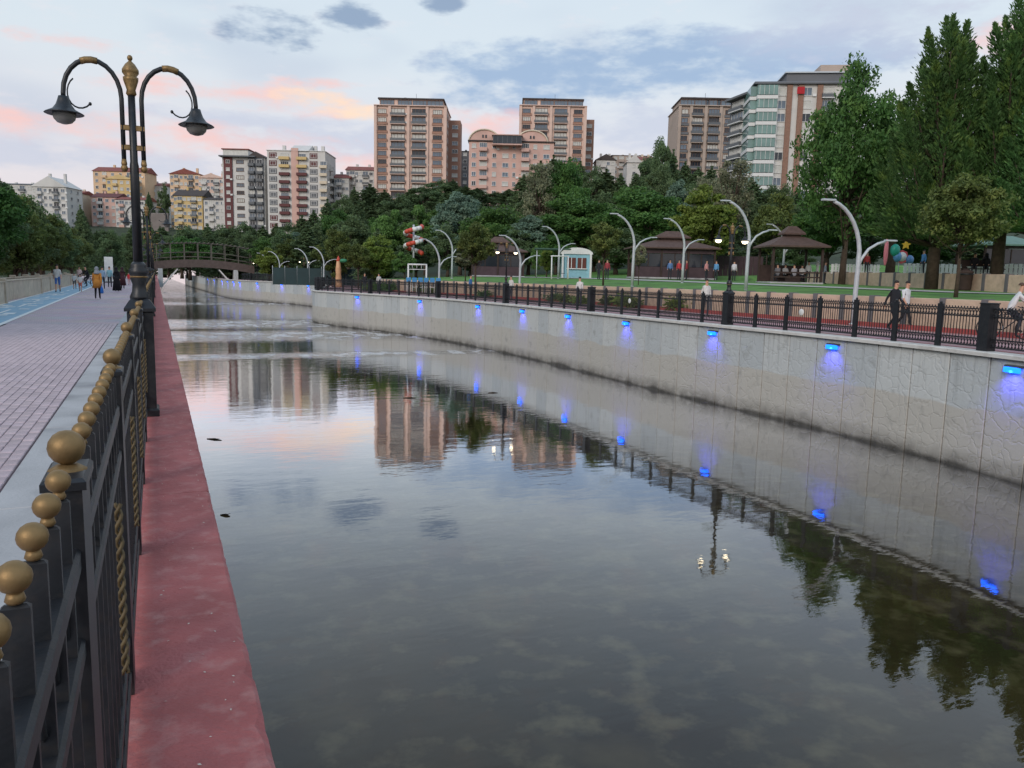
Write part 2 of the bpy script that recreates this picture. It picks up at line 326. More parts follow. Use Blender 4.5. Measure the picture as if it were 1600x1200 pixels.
# ---------------------------------------------------------------- terrain: one sheet, open over the canal and the two promenades
def axis(a, f0, f1, b, fine, grow=1.16):
    L = list(np.arange(f0, f1 + 1e-6, fine)); s = fine
    while L[-1] < b: s = min(s * grow, 40); L.append(L[-1] + s)
    s = fine; P = [f0]
    while P[-1] > a: s = min(s * grow, 40); P.append(P[-1] - s)
    return np.array(P[:0:-1] + L)
xs = np.sort(np.r_[axis(-1500, -30, 45, 1500, .9)]); ys = axis(-300, -5, 125, 2200, .9)
i_ = np.argmin(abs(xs - (WALLX + .12))); xs[i_] = WALLX - .02; xs[i_ + 1] = WALLX + .3
X, Y = np.meshgrid(xs, ys); Z = terr(X, Y)
fc = (X[:-1, :-1] + X[1:, 1:]) / 2, (Y[:-1, :-1] + Y[1:, 1:]) / 2
cd = bank_d(X, Y); co = -(X * math.cos(LA) + Y * math.sin(LA))
open_ = (cd < .5) & (co < .6) & (Y < 262)
bad = (open_[:-1, :-1] | open_[1:, :-1] | open_[:-1, 1:] | open_[1:, 1:])
nx = len(xs); idx = np.arange(len(xs) * len(ys)).reshape(len(ys), nx)
q = np.stack([idx[:-1, :-1], idx[:-1, 1:], idx[1:, 1:], idx[1:, :-1]], -1)[~bad]
def npmesh(name, V, Q, mats, mi=None, smooth=False):
    me = bpy.data.meshes.new(name); me.vertices.add(len(V)); me.vertices.foreach_set('co', np.ascontiguousarray(V, dtype=np.float32).ravel())
    k = Q.shape[1]; me.loops.add(Q.size); me.loops.foreach_set('vertex_index', np.ascontiguousarray(Q, dtype=np.int32).ravel()); me.polygons.add(len(Q)); me.polygons.foreach_set('loop_start', np.arange(0, Q.size, k, dtype=np.int32))
    for m_ in (mats if isinstance(mats, (list, tuple)) else [mats]): me.materials.append(m_)
    if mi is not None: me.polygons.foreach_set('material_index', np.asarray(mi, dtype=np.int32))
    if smooth: me.polygons.foreach_set('use_smooth', np.ones(len(Q), dtype=bool))
    me.update(calc_edges=True); me.validate(); return me
qc = X.ravel()[q].mean(1), Y.ravel()[q].mean(1)
isl = (bank_d(*qc) > 0) & (qc[1] < 105) & (qc[0] > -40) & (qc[0] < 80)
tag(inst(npmesh('ground', np.stack([X.ravel(), Y.ravel(), Z.ravel()], 1), q, [HILLM, GRASS], isl.astype(int), True), 'ground'), kind='structure')

# ---------------------------------------------------------------- canal: bed, water, walls
BEDM = mat('canal_bed', (92, 76, 48), .95, .6, .3, .5, 6, dirt=[((150, 134, 98), .7, .6), ((184, 170, 136), 2.0, .6)])
bedpoly = [tuple(p) for p in BK[::8]] + [tuple(p) for p in FBK[::6]]
s_end = 500
lw = [lp(s, -.30).to_2d() for s in (s_end, 300, 200, 120, 80, 40, 20, 8, 0, -40)]
def sheet(name, right, left, z, m_, n=160):
    Rr = resample(right, 1.0, False); Ll = resample(left, 1.0, False)
    a = Rr[np.linspace(0, len(Rr) - 1, n).astype(int)]; b = Ll[np.linspace(0, len(Ll) - 1, n).astype(int)]
    V = []; K = 9
    for i in range(n):
        for k in range(K): p = a[i] + (b[i] - a[i]) * k / (K - 1); V.append((p[0], p[1], z))
    Q = np.array([(i * K + k, i * K + k + 1, (i + 1) * K + k + 1, (i + 1) * K + k) for i in range(n - 1) for k in range(K - 1)])
    return npmesh(name, np.array(V), Q[:, ::-1], m_)
right_pts = [tuple(p) for p in offs(BK, .35)[::4]] + [tuple(p) for p in offs(FBK, .35)[1::4]]; left_pts = [tuple(p) for p in lw[::-1]]
tag(inst(sheet('canal_bed', right_pts, left_pts, -3.62, BEDM), 'canal_bed'), kind='structure')
def watermat():
    mt = bpy.data.materials.new('canal_water'); mt.use_nodes = True; t = mt.node_tree; t.nodes.clear(); L = t.links.new
    def n_(k, **kw):
        n = t.nodes.new(k)
        for a, b in kw.items(): setattr(n, a, b)
        return n
    g = n_('ShaderNodeNewGeometry'); mp = n_('ShaderNodeMapping'); mp.inputs['Rotation'].default_value = (0, 0, -LA); L(g.outputs['Position'], mp.inputs[0])
    sp = n_('ShaderNodeSeparateXYZ'); L(mp.outputs[0], sp.inputs[0]); s_ = sp.outputs[1]
    def mr(v, a, b, c=0., d=1., sm=True):
        n = n_('ShaderNodeMapRange', interpolation_type='SMOOTHSTEP' if sm else 'LINEAR'); L(v, n.inputs[0])
        for i, k in zip((1, 2, 3, 4), (a, b, c, d)): n.inputs[i].default_value = k
        return n.outputs[0]
    def ma(op, a, b):
        n = n_('ShaderNodeMath', operation=op)
        for i, v in enumerate((a, b)): L(v, n.inputs[i]) if hasattr(v, 'links') else setattr(n.inputs[i], 'default_value', v)
        return n.outputs[0]
    def noise(scale, detail, sc=(1, 1, 1), rough=.5):
        m2 = n_('ShaderNodeMapping'); m2.inputs['Scale'].default_value = sc; L(mp.outputs[0], m2.inputs[0]); n = n_('ShaderNodeTexNoise'); n.inputs['Scale'].default_value = scale; n.inputs['Detail'].default_value = detail; n.inputs['Roughness'].default_value = rough; L(m2.outputs[0], n.inputs[0]); return n.outputs['Fac']
    def band(a, b, e): return ma('MULTIPLY', mr(s_, a - e, a + e), mr(s_, b - e, b + e, 1, 0))
    riffle = ma('MAXIMUM', ma('MAXIMUM', band(45, 47.5, 1.2), band(57, 66, 2.5)), ma('MAXIMUM', band(70, 82, 3), ma('MAXIMUM', band(118, 128, 4), band(150, 190, 8))))
    fn = noise(1.3, 7, (.75, .32, 1), .68)
    foam = ma('MULTIPLY', mr(ma('ADD', fn, ma('MULTIPLY', riffle, .09)), .575, .66), riffle)
    wave = ma('ADD', ma('MULTIPLY', noise(1.1, 3, (.7, 1.6, 1)), .6), ma('MULTIPLY', noise(5, 3, (.6, 1.5, 1)), .18))
    amp = ma('ADD', .10, ma('ADD', ma('MULTIPLY', riffle, 1.3), mr(s_, 22, 60, 0, .22)))
    bp = n_('ShaderNodeBump'); bp.inputs['Distance'].default_value = .06; L(amp, bp.inputs['Strength']); L(wave, bp.inputs['Height'])
    fr = n_('ShaderNodeFresnel'); fr.inputs['IOR'].default_value = 1.38; L(bp.outputs[0], fr.inputs['Normal'])
    gl = n_('ShaderNodeBsdfGlossy'); gl.inputs['Roughness'].default_value = .02; gl.inputs['Color'].default_value = (.96, .97, 1, 1); L(bp.outputs[0], gl.inputs['Normal'])
    tr = n_('ShaderNodeBsdfTransparent'); tr.inputs['Color'].default_value = (.84, .78, .66, 1)
    mx = n_('ShaderNodeMixShader'); L(ma('MINIMUM', ma('POWER', ma('DIVIDE', fr.outputs[0], .375), 1.42), .96), mx.inputs[0]); L(tr.outputs[0], mx.inputs[1]); L(gl.outputs[0], mx.inputs[2])
    df = n_('ShaderNodeBsdfDiffuse'); df.inputs['Color'].default_value = (.80, .80, .80, 1); m3 = n_('ShaderNodeMixShader'); L(ma('MULTIPLY', foam, .5), m3.inputs[0]); L(mx.outputs[0], m3.inputs[1]); L(df.outputs[0], m3.inputs[2])
    o = n_('ShaderNodeOutputMaterial'); L(m3.outputs[0], o.inputs[0]); return mt
tag(inst(sheet('canal_water', right_pts, left_pts, WATER, watermat(), 260), 'canal_water'), kind='structure')

def heading(P, i): a = P[max(i - 1, 0)]; b = P[min(i + 1, len(P) - 1)]; return math.atan2(-(b[0] - a[0]), b[1] - a[1])
def ribbon(P, prof, mb=None, zf=None):
    """sweep a closed section (offset to the right of travel, z) along a 2D line"""
    mb = mb or MB(); P = np.asarray(P, float); n = len(P); k = len(prof); vs = []
    for i in range(n):
        a = P[max(i - 1, 0)]; b = P[min(i + 1, n - 1)]; t = (b - a) / np.linalg.norm(b - a); nr = np.array([t[1], -t[0]]); z0 = zf(P[i]) if zf else 0
        for o, z in prof: p = P[i] + nr * o; vs.append((p[0], p[1], z + z0))
    fs = [(i * k + j, i * k + (j + 1) % k, (i + 1) * k + (j + 1) % k, (i + 1) * k + j) for i in range(n - 1) for j in range(k)]
    fs += [tuple(range(k)), tuple((n - 1) * k + j for j in range(k))[::-1]]
    return mb.add(vs, fs)
# right bank wall of stamped panels
PB = resample(BANK, 1.25); PB = PB[PB[:, 1] > -9]
def wall_thing(label, P, top, name='canal_wall', far=False):
    w = thing(name, label, 'wall', (P[0][0], P[0][1], WATER - .5)); L0 = Vector((P[0][0], P[0][1], WATER - .5))
    P0 = P - np.array(P[0]); ribbon(P0, [(.14, 0), (.60, 0), (.60, 3.50 + top), (.14, 3.50 + top)]).build('core', WCORE, w)
    step = float(np.linalg.norm(P[1] - P[0])); pm = MB().bev((0, 0, 0), (step - .034, 3.52 + top, .12), .012)
    Mx = Matrix.Rotation(R(90), 4, 'Y') @ Matrix.Rotation(R(90), 4, 'Z')
    me = pm.mesh('panel', PANEL); me.transform(Matrix.Rotation(R(90), 4, 'X'))
    for i in range(len(P) - 1):
        a = Vector((*P[i], 0)); b = Vector((*P[i + 1], 0)); c = (a + b) / 2; h = math.atan2(b.y - a.y, b.x - a.x)
        nr = Vector((b.y - a.y, a.x - b.x, 0)).normalized()
        inst(me, 'panel', w, c + nr * (.075 + rnd.uniform(0, .012)) - L0 + Vector((0, 0, (3.52 + top) / 2 + WATER - .5 )), h + math.pi)
    k = 3
    for i in range(0, len(P0) - 1, k):   # coping stones with open joints
        seg = P0[i:i + k + 1]
        if len(seg) < 2: continue
        seg = seg.copy(); u = (seg[-1] - seg[-2]); seg[-1] = seg[-1] - u / np.linalg.norm(u) * .012
        zt = 3.6 + top
        ribbon(seg, [(-.10, zt - .11), (-.10, zt - .02), (-.08, zt), (.46, zt), (.46, zt - .099)]).build('coping_stone', COPW, w)
    return w
wall_thing('long curving canal wall of stamped grey panels under the balustraded promenade', PB, 0.0)
PF = resample(FARB, 1.6); PF = PF[(PF[:, 1] > 97.5) & (PF[:, 1] < 262)]
wall_thing('farther grey panel canal wall running back beneath the wooden arch bridge', PF, .2)
# left wall under the red coping
w = thing('canal_wall', 'straight canal wall with a wide red painted coping under the gold-ball railing', 'wall', lp(-6, 0, WATER - .5), LRZ)
MB().box((.02, 200, 1.72), (.52, 400, 3.42)).build('face', mat('left_wall_concrete', (150, 150, 148), .85, .2, 1, .3), w)
s0 = 0.0
while s0 < 330:
    ln = 6.0 if s0 < 60 else 30.0; jit = rnd.uniform(-.006, .006)
    if s0 < 36:   # worn, chipped arris on the water side
        n_ = 90; vs = []
        for i in range(n_ + 1):
            y_ = s0 + .004 + (ln - .008) * i / n_; c1 = .010 + abs(rnd.gauss(0, .0035)) + (.016 if rnd.random() < .05 else 0); c2 = .010 + abs(rnd.gauss(0, .003)); zt = 3.61 + .0015 * math.sin(y_ * 2.1)
            vs += [(.30, y_, 3.44), (.30 + rnd.gauss(0, .0012), y_, zt - c1), (.30 - c1 * 1.2, y_, zt), (-.41 + c2, y_, zt), (-.41, y_, zt - c2), (-.41, y_, 3.44)]
        MB().add(vs, [(6 * i + j, 6 * i + 6 + j, 6 * i + 6 + (j + 1) % 6, 6 * i + (j + 1) % 6) for i in range(n_) for j in range(6)] + [(0, 1, 2, 3, 4, 5), tuple(6 * n_ + j for j in range(6))[::-1]]).build('coping', REDC, w)
    else: MB().bev((-.055 + jit, s0 + ln / 2, 3.525), (.71, ln - .008, .17), .018).build('coping', REDC, w)
    s0 += ln
# ---------------------------------------------------------------- left promenade
def lstrip(name, o0, o1, s0, s1, z, m_, thick=.05, n=24, parent=None):
    mb = MB(); vs = []
    for i in range(n + 1):
        s_ = s0 + (s1 - s0) * i / n
        for f in (o0, o1): o_ = f(s_) if callable(f) else f; vs.append((-o_, s_, 0))
    mb.add(vs, [(2 * i, 2 * i + 2, 2 * i + 3, 2 * i + 1) for i in range(n)])
    mb.f = [f[::-1] for f in mb.f]
    return mb.build(name, m_, parent, (0, 0, z), LRZ)
lr = lambda s_: 3.40 + .0222 * s_
ll = lambda s_: 4.98 + .0266 * s_
PS = 26.0
base = tag(lstrip('promenade', .1, 12.0, -8, PS, -.022, GROUT), kind='structure')
tag(lstrip('promenade', .1, 14.0, PS, 330, -.004, PAVL), kind='structure')
k0 = -6.0
while k0 < 120:
    tag(MB().bev((-.74, k0 + 1.5, 0), (.66, 2.985, .06), .006).build('concrete_strip', CONC, None, (0, 0, -.028), LRZ), kind='structure'); k0 += 3.0 if k0 < 40 else 3.0
tag(lstrip('cycle_lane', lr, ll, -8, 330, .004, BLUE), kind='structure')
tag(lstrip('lane_line', lambda s_: lr(s_) - .05, lambda s_: lr(s_) + .09, -8, 330, .008, LINE), kind='structure')
tag(lstrip('lane_line', lambda s_: ll(s_) - .09, lambda s_: ll(s_) + .04, -8, 330, .008, LINE), kind='structure')
for i in range(26):
    tag(lstrip('lane_dash', lambda s_: (lr(s_) + ll(s_)) / 2 - .05, lambda s_: (lr(s_) + ll(s_)) / 2 + .05, 6 + i * 5.2, 8.8 + i * 5.2, .008, LINE, n=2), kind='structure')
for j in range(46):   # white pixel patches scattered on the lane
    s_ = rnd.choice([30, 38, 46, 54]) + rnd.gauss(0, 1.8); f = rnd.random(); o_ = lr(s_) + .2 + f * (ll(s_) - lr(s_) - .5); z_ = rnd.choice([.0085, .0095, .0105])+j*1e-5
    tag(MB().add([(-o_, s_, 0), (-o_, s_ + .5, 0), (-o_ - .34, s_ + .5, 0), (-o_ - .34, s_, 0)], [(0, 1, 2, 3)]).build('lane_patch', LINE, None, (0, 0, z_), LRZ), kind='structure')
# pavers: the 300 that show largest as objects, the others joined
pv = []
r_ = 0
while 1.09 + r_ * .103 < 5.2:
    o_ = 1.09 + r_ * .103 + .05; s_ = -2 + (r_ % 2) * .102
    while s_ < PS - .12:
        if o_ + .05 < lr(s_) - .06: pv.append((s_ + .1, o_))
        s_ += .204
    r_ += 1
vis = []
rest = []
for s_, o_ in pv:
    p = lp(s_, o_); u, v = proj(p); (vis if (-10 < u < 1600 and v < 1210) else rest).append((p.length, s_, o_))
vis.sort(); pme = MB().bev((0, 0, 0), (.098, .199, .05), .006).mesh('paver', PAVER)
for _, s_, o_ in vis[:300]: inst(pme, 'paver', base, (-o_, s_, rnd.uniform(-.0025, .0015) - .003), rnd.gauss(0, .006))
mb = MB()
for _, s_, o_ in vis[300:] + rest: mb.bev((-o_, s_, rnd.uniform(-.0025, .0015) - .003), (.098, .199, .05), .006)
tag(mb.build('pavers', PAVER, base), kind='stuff')
# ---------------------------------------------------------------- right promenade, low wall, lawn edge, path
PR = BK[BK[:, 1] > -8]
def strip(name, P, a, b, z, m_, zf=None):
    A, B = offs(P, a), offs(P, b); n = len(P); V = []
    for i in range(n):
        for q_ in (A[i], B[i]): V.append((q_[0], q_[1], z + (zf(q_) if zf else 0)))
    return tag(inst(npmesh(name, np.array(V), np.array([(2 * i, 2 * i + 1, 2 * i + 3, 2 * i + 2) for i in range(n - 1)]), m_), name), kind='structure')
strip('promenade', PR, .40, 6.5, -.012, PAVR)
strip('red_band', PR, .46, .72, -.004, REDK)
strip('promenade', FBK[(FBK[:, 1] < 262)], .40, 6.5, .1, PAVR)
PL = resample(BANK, 1.5); PL = PL[(PL[:, 1] > 1) & (PL[:, 1] < 90)]
LWL = offs(PL, 6.75)
w = thing('retaining_wall', 'low beige stone wall with grey pillars holding up the lawn along the promenade', 'wall', (*LWL[0], 0)); bm = MB().bev((0, 0, .6), (1.28, .3, 1.2), .02).mesh('stone_panel', BEIGE); gm = MB().bev((0, 0, .615), (.24, .36, 1.25), .015).mesh('pillar', GREYP)
for i in range(len(LWL) - 1):
    a, b = LWL[i], LWL[i + 1]; c = (a + b) / 2 - LWL[0]; h = math.atan2(b[1] - a[1], b[0] - a[0]); L_ = np.linalg.norm(b - a)
    o = inst(bm, 'stone_panel', w, (c[0], c[1], -.02), h, ((L_ - .23) / 1.28, 1, 1)); e = a - LWL[0]; inst(gm, 'pillar', w, (e[0], e[1], -.02), h)
k_ = ribbon(offs(PL, 6.15)[::1], [(0, -.05), (0, .16), (.32, .16), (.32, -.05)]).build('red_kerb', REDK); tag(k_, kind='structure')
w = thing('terrace_wall', 'beige panelled wall with grey pillars between the lawn and the shaded terrace', 'wall', (WALLX, 30, 1.0))
for i in range(20):
    y_ = 30 + i * 2.1; zb = tz(WALLX - .5, y_ + 1) - 1.0
    MB().bev((0, i * 2.1 + 1.05, zb + .38), (.26, 1.80, 1.14), .02).build('stone_panel', BEIGE, w); MB().bev((0, i * 2.1, zb + .39), (.32, .28, 1.18), .015).build('pillar', GREYP, w)
PATHM = mat('pale_path', (178, 176, 170), .85, .1, 2)
PP = BK[(BK[:, 1] > 22) & (BK[:, 1] < 96)][::3]
strip('park_path', PP, 17.4, 19.4, .035, PATHM, lambda p: tz(p[0], p[1]))

LZ = lambda p: 1.17 + .015 * max(0, min(16, float(bank_d(np.array([p[0]]), np.array([p[1]]))[0]) - 6.6))
strip('lawn', PR[(PR[:, 1] > 0) & (PR[:, 1] < 92)][::3], 6.8, 9.4, .0, GRASS, LZ)
# ---------------------------------------------------------------- railings
def post_mesh(w, h):
    mb = MB(); mb.bev((0, 0, h / 2), (w, w, h), .008); mb.bev((0, 0, h + .012), (w + .03, w + .03, .03), .008); return mb
# near-bank railing: gold balls on flat pickets, square posts with larger balls
rl = thing('railing', 'black iron railing topped with rows of gold balls on the red coping', 'railing', lp(-5, FO, .012), LRZ)
O0 = -5.0; SP = 1.61; P0S = 1.574
pm = MB().bev((0, 0, .61), (.055, .15, 1.22), .008).bev((0, 0, 1.222), (.07, .165, .02), .006).mesh('post', BLACK)
bigb = MB().lathe([(.012, -.052), (.030, -.050), (.032, -.040), (.016, -.030)], n=14).ball((0, 0, 0), .031, 16).mesh('ball', GOLD)
smb = MB().lathe([(.008, -.030), (.011, -.026), (.008, -.016)], n=10).ball((0, 0, 0), .0190, 16).mesh('ball', GOLD)
pk = MB().bev((0, 0, .63), (.030, .012, 1.17), .004).mesh('picket', BLACK)
twist = MB()
for ph in (0, math.pi): twist.tube([(.0085 * math.cos(k * .9 + ph), .0085 * math.sin(k * .9 + ph), .30 + k * .0125) for k in range(46)], .0065, 5)
twm = twist.mesh('twisted_ornament', mat('dull_gold', (98, 84, 58), .6, .3, 30))
LAMPS_L = [9.50, 30.0, 50.5, 71.0, 91.5, 112.0]
k = -3
rows = MB(); nbay = 0
while True:
    s_ = P0S + k * SP - O0
    if s_ > 125: break
    near = s_ - O0 * 0 < 26
    if s_ > .2:
        if all(abs(s_ + O0 - L_) > .35 for L_ in LAMPS_L):
            p = inst(pm, 'post', rl, (0, s_, 0)); inst(bigb, 'ball', p, (0, 0, 1.272))
        # rails of this bay: two up high, two low, with ring ornaments in between
        y0, y1 = s_ + .05, s_ + SP - .05
        for z_, hh in ((1.09, .035), (.93, .03), (.22, .03), (.08, .035)):
            MB().bev((0, (y0 + y1) / 2, z_), (.042, y1 - y0, hh), .006).build('rail', BLACK, rl)
        ring = MB()
        for j in range(10 if near else 0):
            yy = y0 + (j + .5) * (y1 - y0) / 10
            for zc in (1.01, .15):
                c = [(0, yy + .034 * math.cos(t_ * math.pi / 5), zc + .045 * math.sin(t_ * math.pi / 5)) for t_ in range(11)]; ring.tube(c, .006, 5, False)
        if near: tag(ring.build('ring_frieze', BLACK, rl), kind='stuff')
        for j in range(10):
            yy = s_ + (j + 1) * SP / 11
            if near:
                q_ = inst(pk, 'picket', rl, (0, yy, 0)); inst(smb, 'ball', q_, (0, 0, 1.246))
                if j == 6: inst(twm, 'twisted_ornament', rl, (.022, yy + SP / 22, 0))
            else:
                rows.bev((0, yy, .63), (.030, .012, 1.17), .004); rows.cur = 1; rows.ball((0, yy, 1.246), .0205, 6); rows.cur = 0
    k += 1
tag(rows.build('picket_rows', [BLACK, GOLD], rl), kind='stuff')
# far-bank railing
def bay_mesh(L_):
    mb = MB()
    for z_ in (1.06, .86, .30, .10): mb.bev((0, 0, z_), (L_ - .06, .035, .035), .004)
    n = 15
    for i in range(n):
        x = (i + .5) / n * (L_ - .08) - (L_ - .08) / 2; mb.box((x, 0, .57), (.018, .014, .92))
        mb.ball((x, 0, 1.10), .022, 6)
        for z0, z1 in ((.87, 1.05), (.11, .29)):
            w_ = (L_ - .08) / n / 2
            mb.bar((x - w_, .004, z0), (x + w_, .004, z1), .012); mb.bar((x - w_, -.012, z1), (x + w_, -.012, z0), .012)
    return mb.mesh('lattice_infill', BLACK)
def far_railing(label, P, z, big_at):
    rl = thing('railing', label, 'railing', (*P[0], z)); st = float(np.linalg.norm(P[1] - P[0])); bm_ = bay_mesh(st)
    pm_ = MB().bev((0, 0, .58), (.17, .06, 1.16), .008).ball((0, 0, 1.19), .04, 10).mesh('post', BLACK)
    gm_ = post_mesh(.30, 1.20).mesh('pillar', BLACK); Bp = []
    for i in range(len(P) - 1):
        a, b = P[i], P[i + 1]; c = (a + b) / 2 - P[0]; h = math.atan2(b[1] - a[1], b[0] - a[0]); e = a - P[0]
        tag(inst(bm_, 'lattice_infill', rl, (*c, 0), h), kind='stuff')
        if big_at(i): inst(gm_, 'pillar', rl, (*e, 0), h); Bp.append((i, a, h))
        else: inst(pm_, 'post', rl, (*e, 0), h)
    return Bp
RB = offs(resample(BANK, .1), .27); RB = resample(RB, 1.53, False)
# slide the post rhythm so that a pillar stands where the photograph shows one
i0 = int(np.argmin(np.linalg.norm(RB - np.array([8.1, 30.1]), axis=1)))
PILL = far_railing('black lattice railing with thick pillars along the long curving canal wall', RB, .004, lambda i: (i - i0) % 7 == 0)
RF = resample(offs(FBK, .27), 1.53, False); RF = RF[(RF[:, 1] > 99) & (RF[:, 1] < 135)]
far_railing('short far stretch of black lattice railing before the arch bridge', RF, .22, lambda i: i % 7 == 3)
# white round discs fixed to the railing
DISC = MB().lathe([(.10, -.015), (.115, 0), (.10, .015)], n=18, M=Matrix.Rotation(R(90), 3, 'X')).mesh('round_disc', WHITE)
for px in (1293, 1003):
    j = min(range(len(RB)), key=lambda i: abs(proj((*RB[i], .7))[0] - px) + (9e9 if RB[i][1] < 15 else 0)); a = (RB[j] + RB[j + 1]) / 2
    h = math.atan2(*(RB[j + 1] - RB[j])[::-1]); nn = Vector((math.sin(h), -math.cos(h), 0))
    o = inst(DISC, 'round_disc', None, (a[0] - nn.x * .05, a[1] - nn.y * .05, .66), h); tag(o, 'small white round plate hanging on the black lattice railing', 'plate', 'white plates on the railing')
# ---------------------------------------------------------------- ornate double lamps
def lamp_proto(lit):
    t = thing('street_lamp', 'x', 'street lamp')
    MB().bev((0, 0, .6), (.30, .30, 1.2), .012).bev((0, 0, .05), (.36, .36, .10), .02).build('pedestal', BLACK, t)
    b = MB().lathe([(.255, 1.20), (.255, 1.235), (.17, 1.32), (.115, 1.345)], n=4)
    b.lathe([(.11, 1.33), (.115, 1.36), (.085, 1.42), (.078, 1.50), (.10, 1.56), (.095, 1.58), (.115, 1.62), (.115, 1.66), (.09, 1.69), (.098, 1.71), (.06, 1.75)], n=20)
    bo = b.build('base', BLACK, t); MB().lathe([(.101, 1.572), (.106, 1.582), (.101, 1.592)], n=20).build('gold_ring', GOLD, bo)
    MB().lathe([(.058, 1.74), (.052, 2.80), (.045, 2.84), (.042, 3.56)], n=14).build('pole', BLACK, t)
    MB().lathe([(.045, 3.54), (.06, 3.56), (.05, 3.60), (.085, 3.70), (.088, 3.73), (.06, 3.735), (.095, 3.78), (.095, 3.81), (.055, 3.87), (.02, 3.90), (.018, 3.91)], n=18).ball((0, 0, 3.935), .032, 12).build('finial', GOLD, t)
    for z_ in (3.20, 2.99): MB().bev((0, 0, z_), (.27, .05, .055), .01).build('gold_clamp', GOLD, t)
    for sx_ in (-1, 1):
        pts = [(.11 * sx_, 0, 2.80), (.11 * sx_, 0, 3.50)] + [(sx_ * (.42 - .31 * math.cos(R(a))), 0, 3.50 + .37 * math.sin(R(a))) for a in range(15, 181, 15)] + [(.73 * sx_, 0, 3.46)]
        arm = MB().tube(pts, .027, 10).build('arm', BLACK, t)
        MB().ball((.11 * sx_, 0, 2.765), .042, 12).lathe([(.028, 2.79), (.036, 2.81), (.028, 2.86)], (.11 * sx_, 0, 0), 10).build('ball_end', GOLD, arm)
        MB().tube([(sx_ * (.42 - .31 * math.cos(R(a))), 0, 3.50 + .37 * math.sin(R(a))) for a in (78, 90, 102, 112)], .036, 10).build('gold_sleeve', GOLD, arm)
        sc = [(sx_ * (.60 + .13 * math.cos(R(a)) * (1 - (a + 20) / 900)) - sx_ * .04, 0, 3.52 + .16 * math.sin(R(a))) for a in range(60, -150, -18)]
        MB().tube(sc, .009, 6).ball(sc[-1], .02, 8).build('scroll', BLACK, arm)
        sh = MB().lathe([(.035, 3.47), (.055, 3.465), (.065, 3.43), (.085, 3.38), (.125, 3.33), (.20, 3.295), (.215, 3.285), (.205, 3.28), (.12, 3.30)], (.73 * sx_, 0, 0), 20).build('shade', BLACK, t)
        MB().lathe([(.125, 3.302), (.128, 3.275), (.115, 3.23), (.08, 3.195), (.03, 3.18), (.002, 3.178)], (.73 * sx_, 0, 0), 18).build('globe', LIT if lit else FROST, sh)
    t.scale = (.86, .97, .962); return t
L0 = lamp_proto(False); L0.location = lp(9.5, .17, .0); L0.rotation_euler = (0, 0, LRZ)
L0['label'] = 'tall black double lamp with gold finial on the railing beside the red coping'; L0['group'] = 'unlit lamps along the brick promenade'
NUML = ['second', 'third', 'fourth', 'fifth', 'sixth']
for n_, s_ in zip(NUML, LAMPS_L[1:]): dup(L0, lp(s_, .22, 0), LRZ, '%s black double lamp along the gold-ball railing, counted from the tall one with the clearest finial' % n_ if False else 'unlit black double lamp farther down the gold-ball railing', 'unlit lamps farther down the railing')
dup(L0, lp(27, 7.9, -.02), LRZ, 'black double lamp standing among the trees behind the cycle lane planters', 'lamps in the left trees')
L1 = lamp_proto(True); first = True
used = [p for p in PILL if 25 < p[1][1] and True]
want = [1124, 787]
for px in want:
    i, a, h = min(PILL, key=lambda p: abs(proj((*p[1], 0))[0] - px) if p[1][1] > 15 else 9e9)
    lab = {1124: 'lit double lamp on a railing pillar in front of the brown gazebos', 787: 'lit double lamp on a railing pillar beside the small lollipop trees'}[px]
    if first: L1.location = (a[0], a[1], .005); L1.rotation_euler = (0, 0, h - R(90)); L1['label'] = lab; first = False; LR0 = L1
    else: dup(L1, (a[0], a[1], .005), h - R(90), lab)
farl = [(556, 402, 100), (475, 403, 118), (401, 396, 150), (340, 396, 172), (298, 404, 190)]
for px, py, Yd in farl:
    p = atY(px, py, Yd); g = tz(p.x, p.y); g = max(g, .12)
    dup(L1, (p.x, p.y, g - .02), rnd.uniform(-.3, .3), 'small lit double lamp far off near the arch bridge', 'lit lamps far along the canal')
# ---------------------------------------------------------------- curved two-arm park light poles
def pole_proto():
    t = thing('park_light', 'x', 'light pole')
    main = [(0, 0, 0), (0, 0, 1.2), (.02, 0, 2.4)] + [(-1.62 + 1.66 * math.cos(R(a)), 0, 2.6 + 2.15 * math.sin(R(a))) for a in (8, 18, 28, 38, 48, 58, 68, 76)]
    MB().tube(main, [.095, .092, .088] + [.084 - .003 * k_ for k_ in range(8)], 10).build('main_arm', GALV, t)
    e = main[-1]; MB().bev((e[0] - .24, 0, e[2] + .05), (.55, .17, .07), .02).build('lamp_head', GALV, t)
    br = [(.02, 0, 2.2), (.14, 0, 2.55), (.42, 0, 2.93), (.80, 0, 3.15), (1.15, 0, 3.25)]
    MB().tube(br, [.064, .06, .056, .052, .048], 8).build('side_arm', GALV, t)
    MB().bev((1.36, 0, 3.29), (.5, .16, .06), .02, ).build('lamp_head', GALV, t)
    MB().lathe([(.15, 0), (.15, .03), (.085, .06), (.08, .25)], n=12).build('base_plate', GALV, t)
    return t
PPX = [(1338, 31, 0, 'nearest the lattice railing pillar by the two walkers'), (1166, 43, 0, ''), (988, 53, 0, ''), (812, 62, 0, ''), (686, 71, 0, ''), (1066, 60, .1, ''), (1222, 66, .15, ''), (872, 74, .2, ''), (706, 80, 0, ''), (506, 98, 0, ''), (481, 106, 0, ''), (437, 124, 0, ''), (418, 135, 0, '')]
T0 = None
PLAB = ['', 'silver curved park light between the lit lamp and the open gazebo', 'silver curved park light beside the small lollipop tree with pale tips', 'silver curved park light beside the small brown gazebo', 'silver curved park light beside the white play frame', 'silver curved park light before the long brown pavilion', 'silver curved park light behind the open gazebo roof', 'silver curved park light beside the swing frame', 'silver curved park light behind the white play frame'] + ['small silver curved park light between the playground and the arch bridge'] * 6
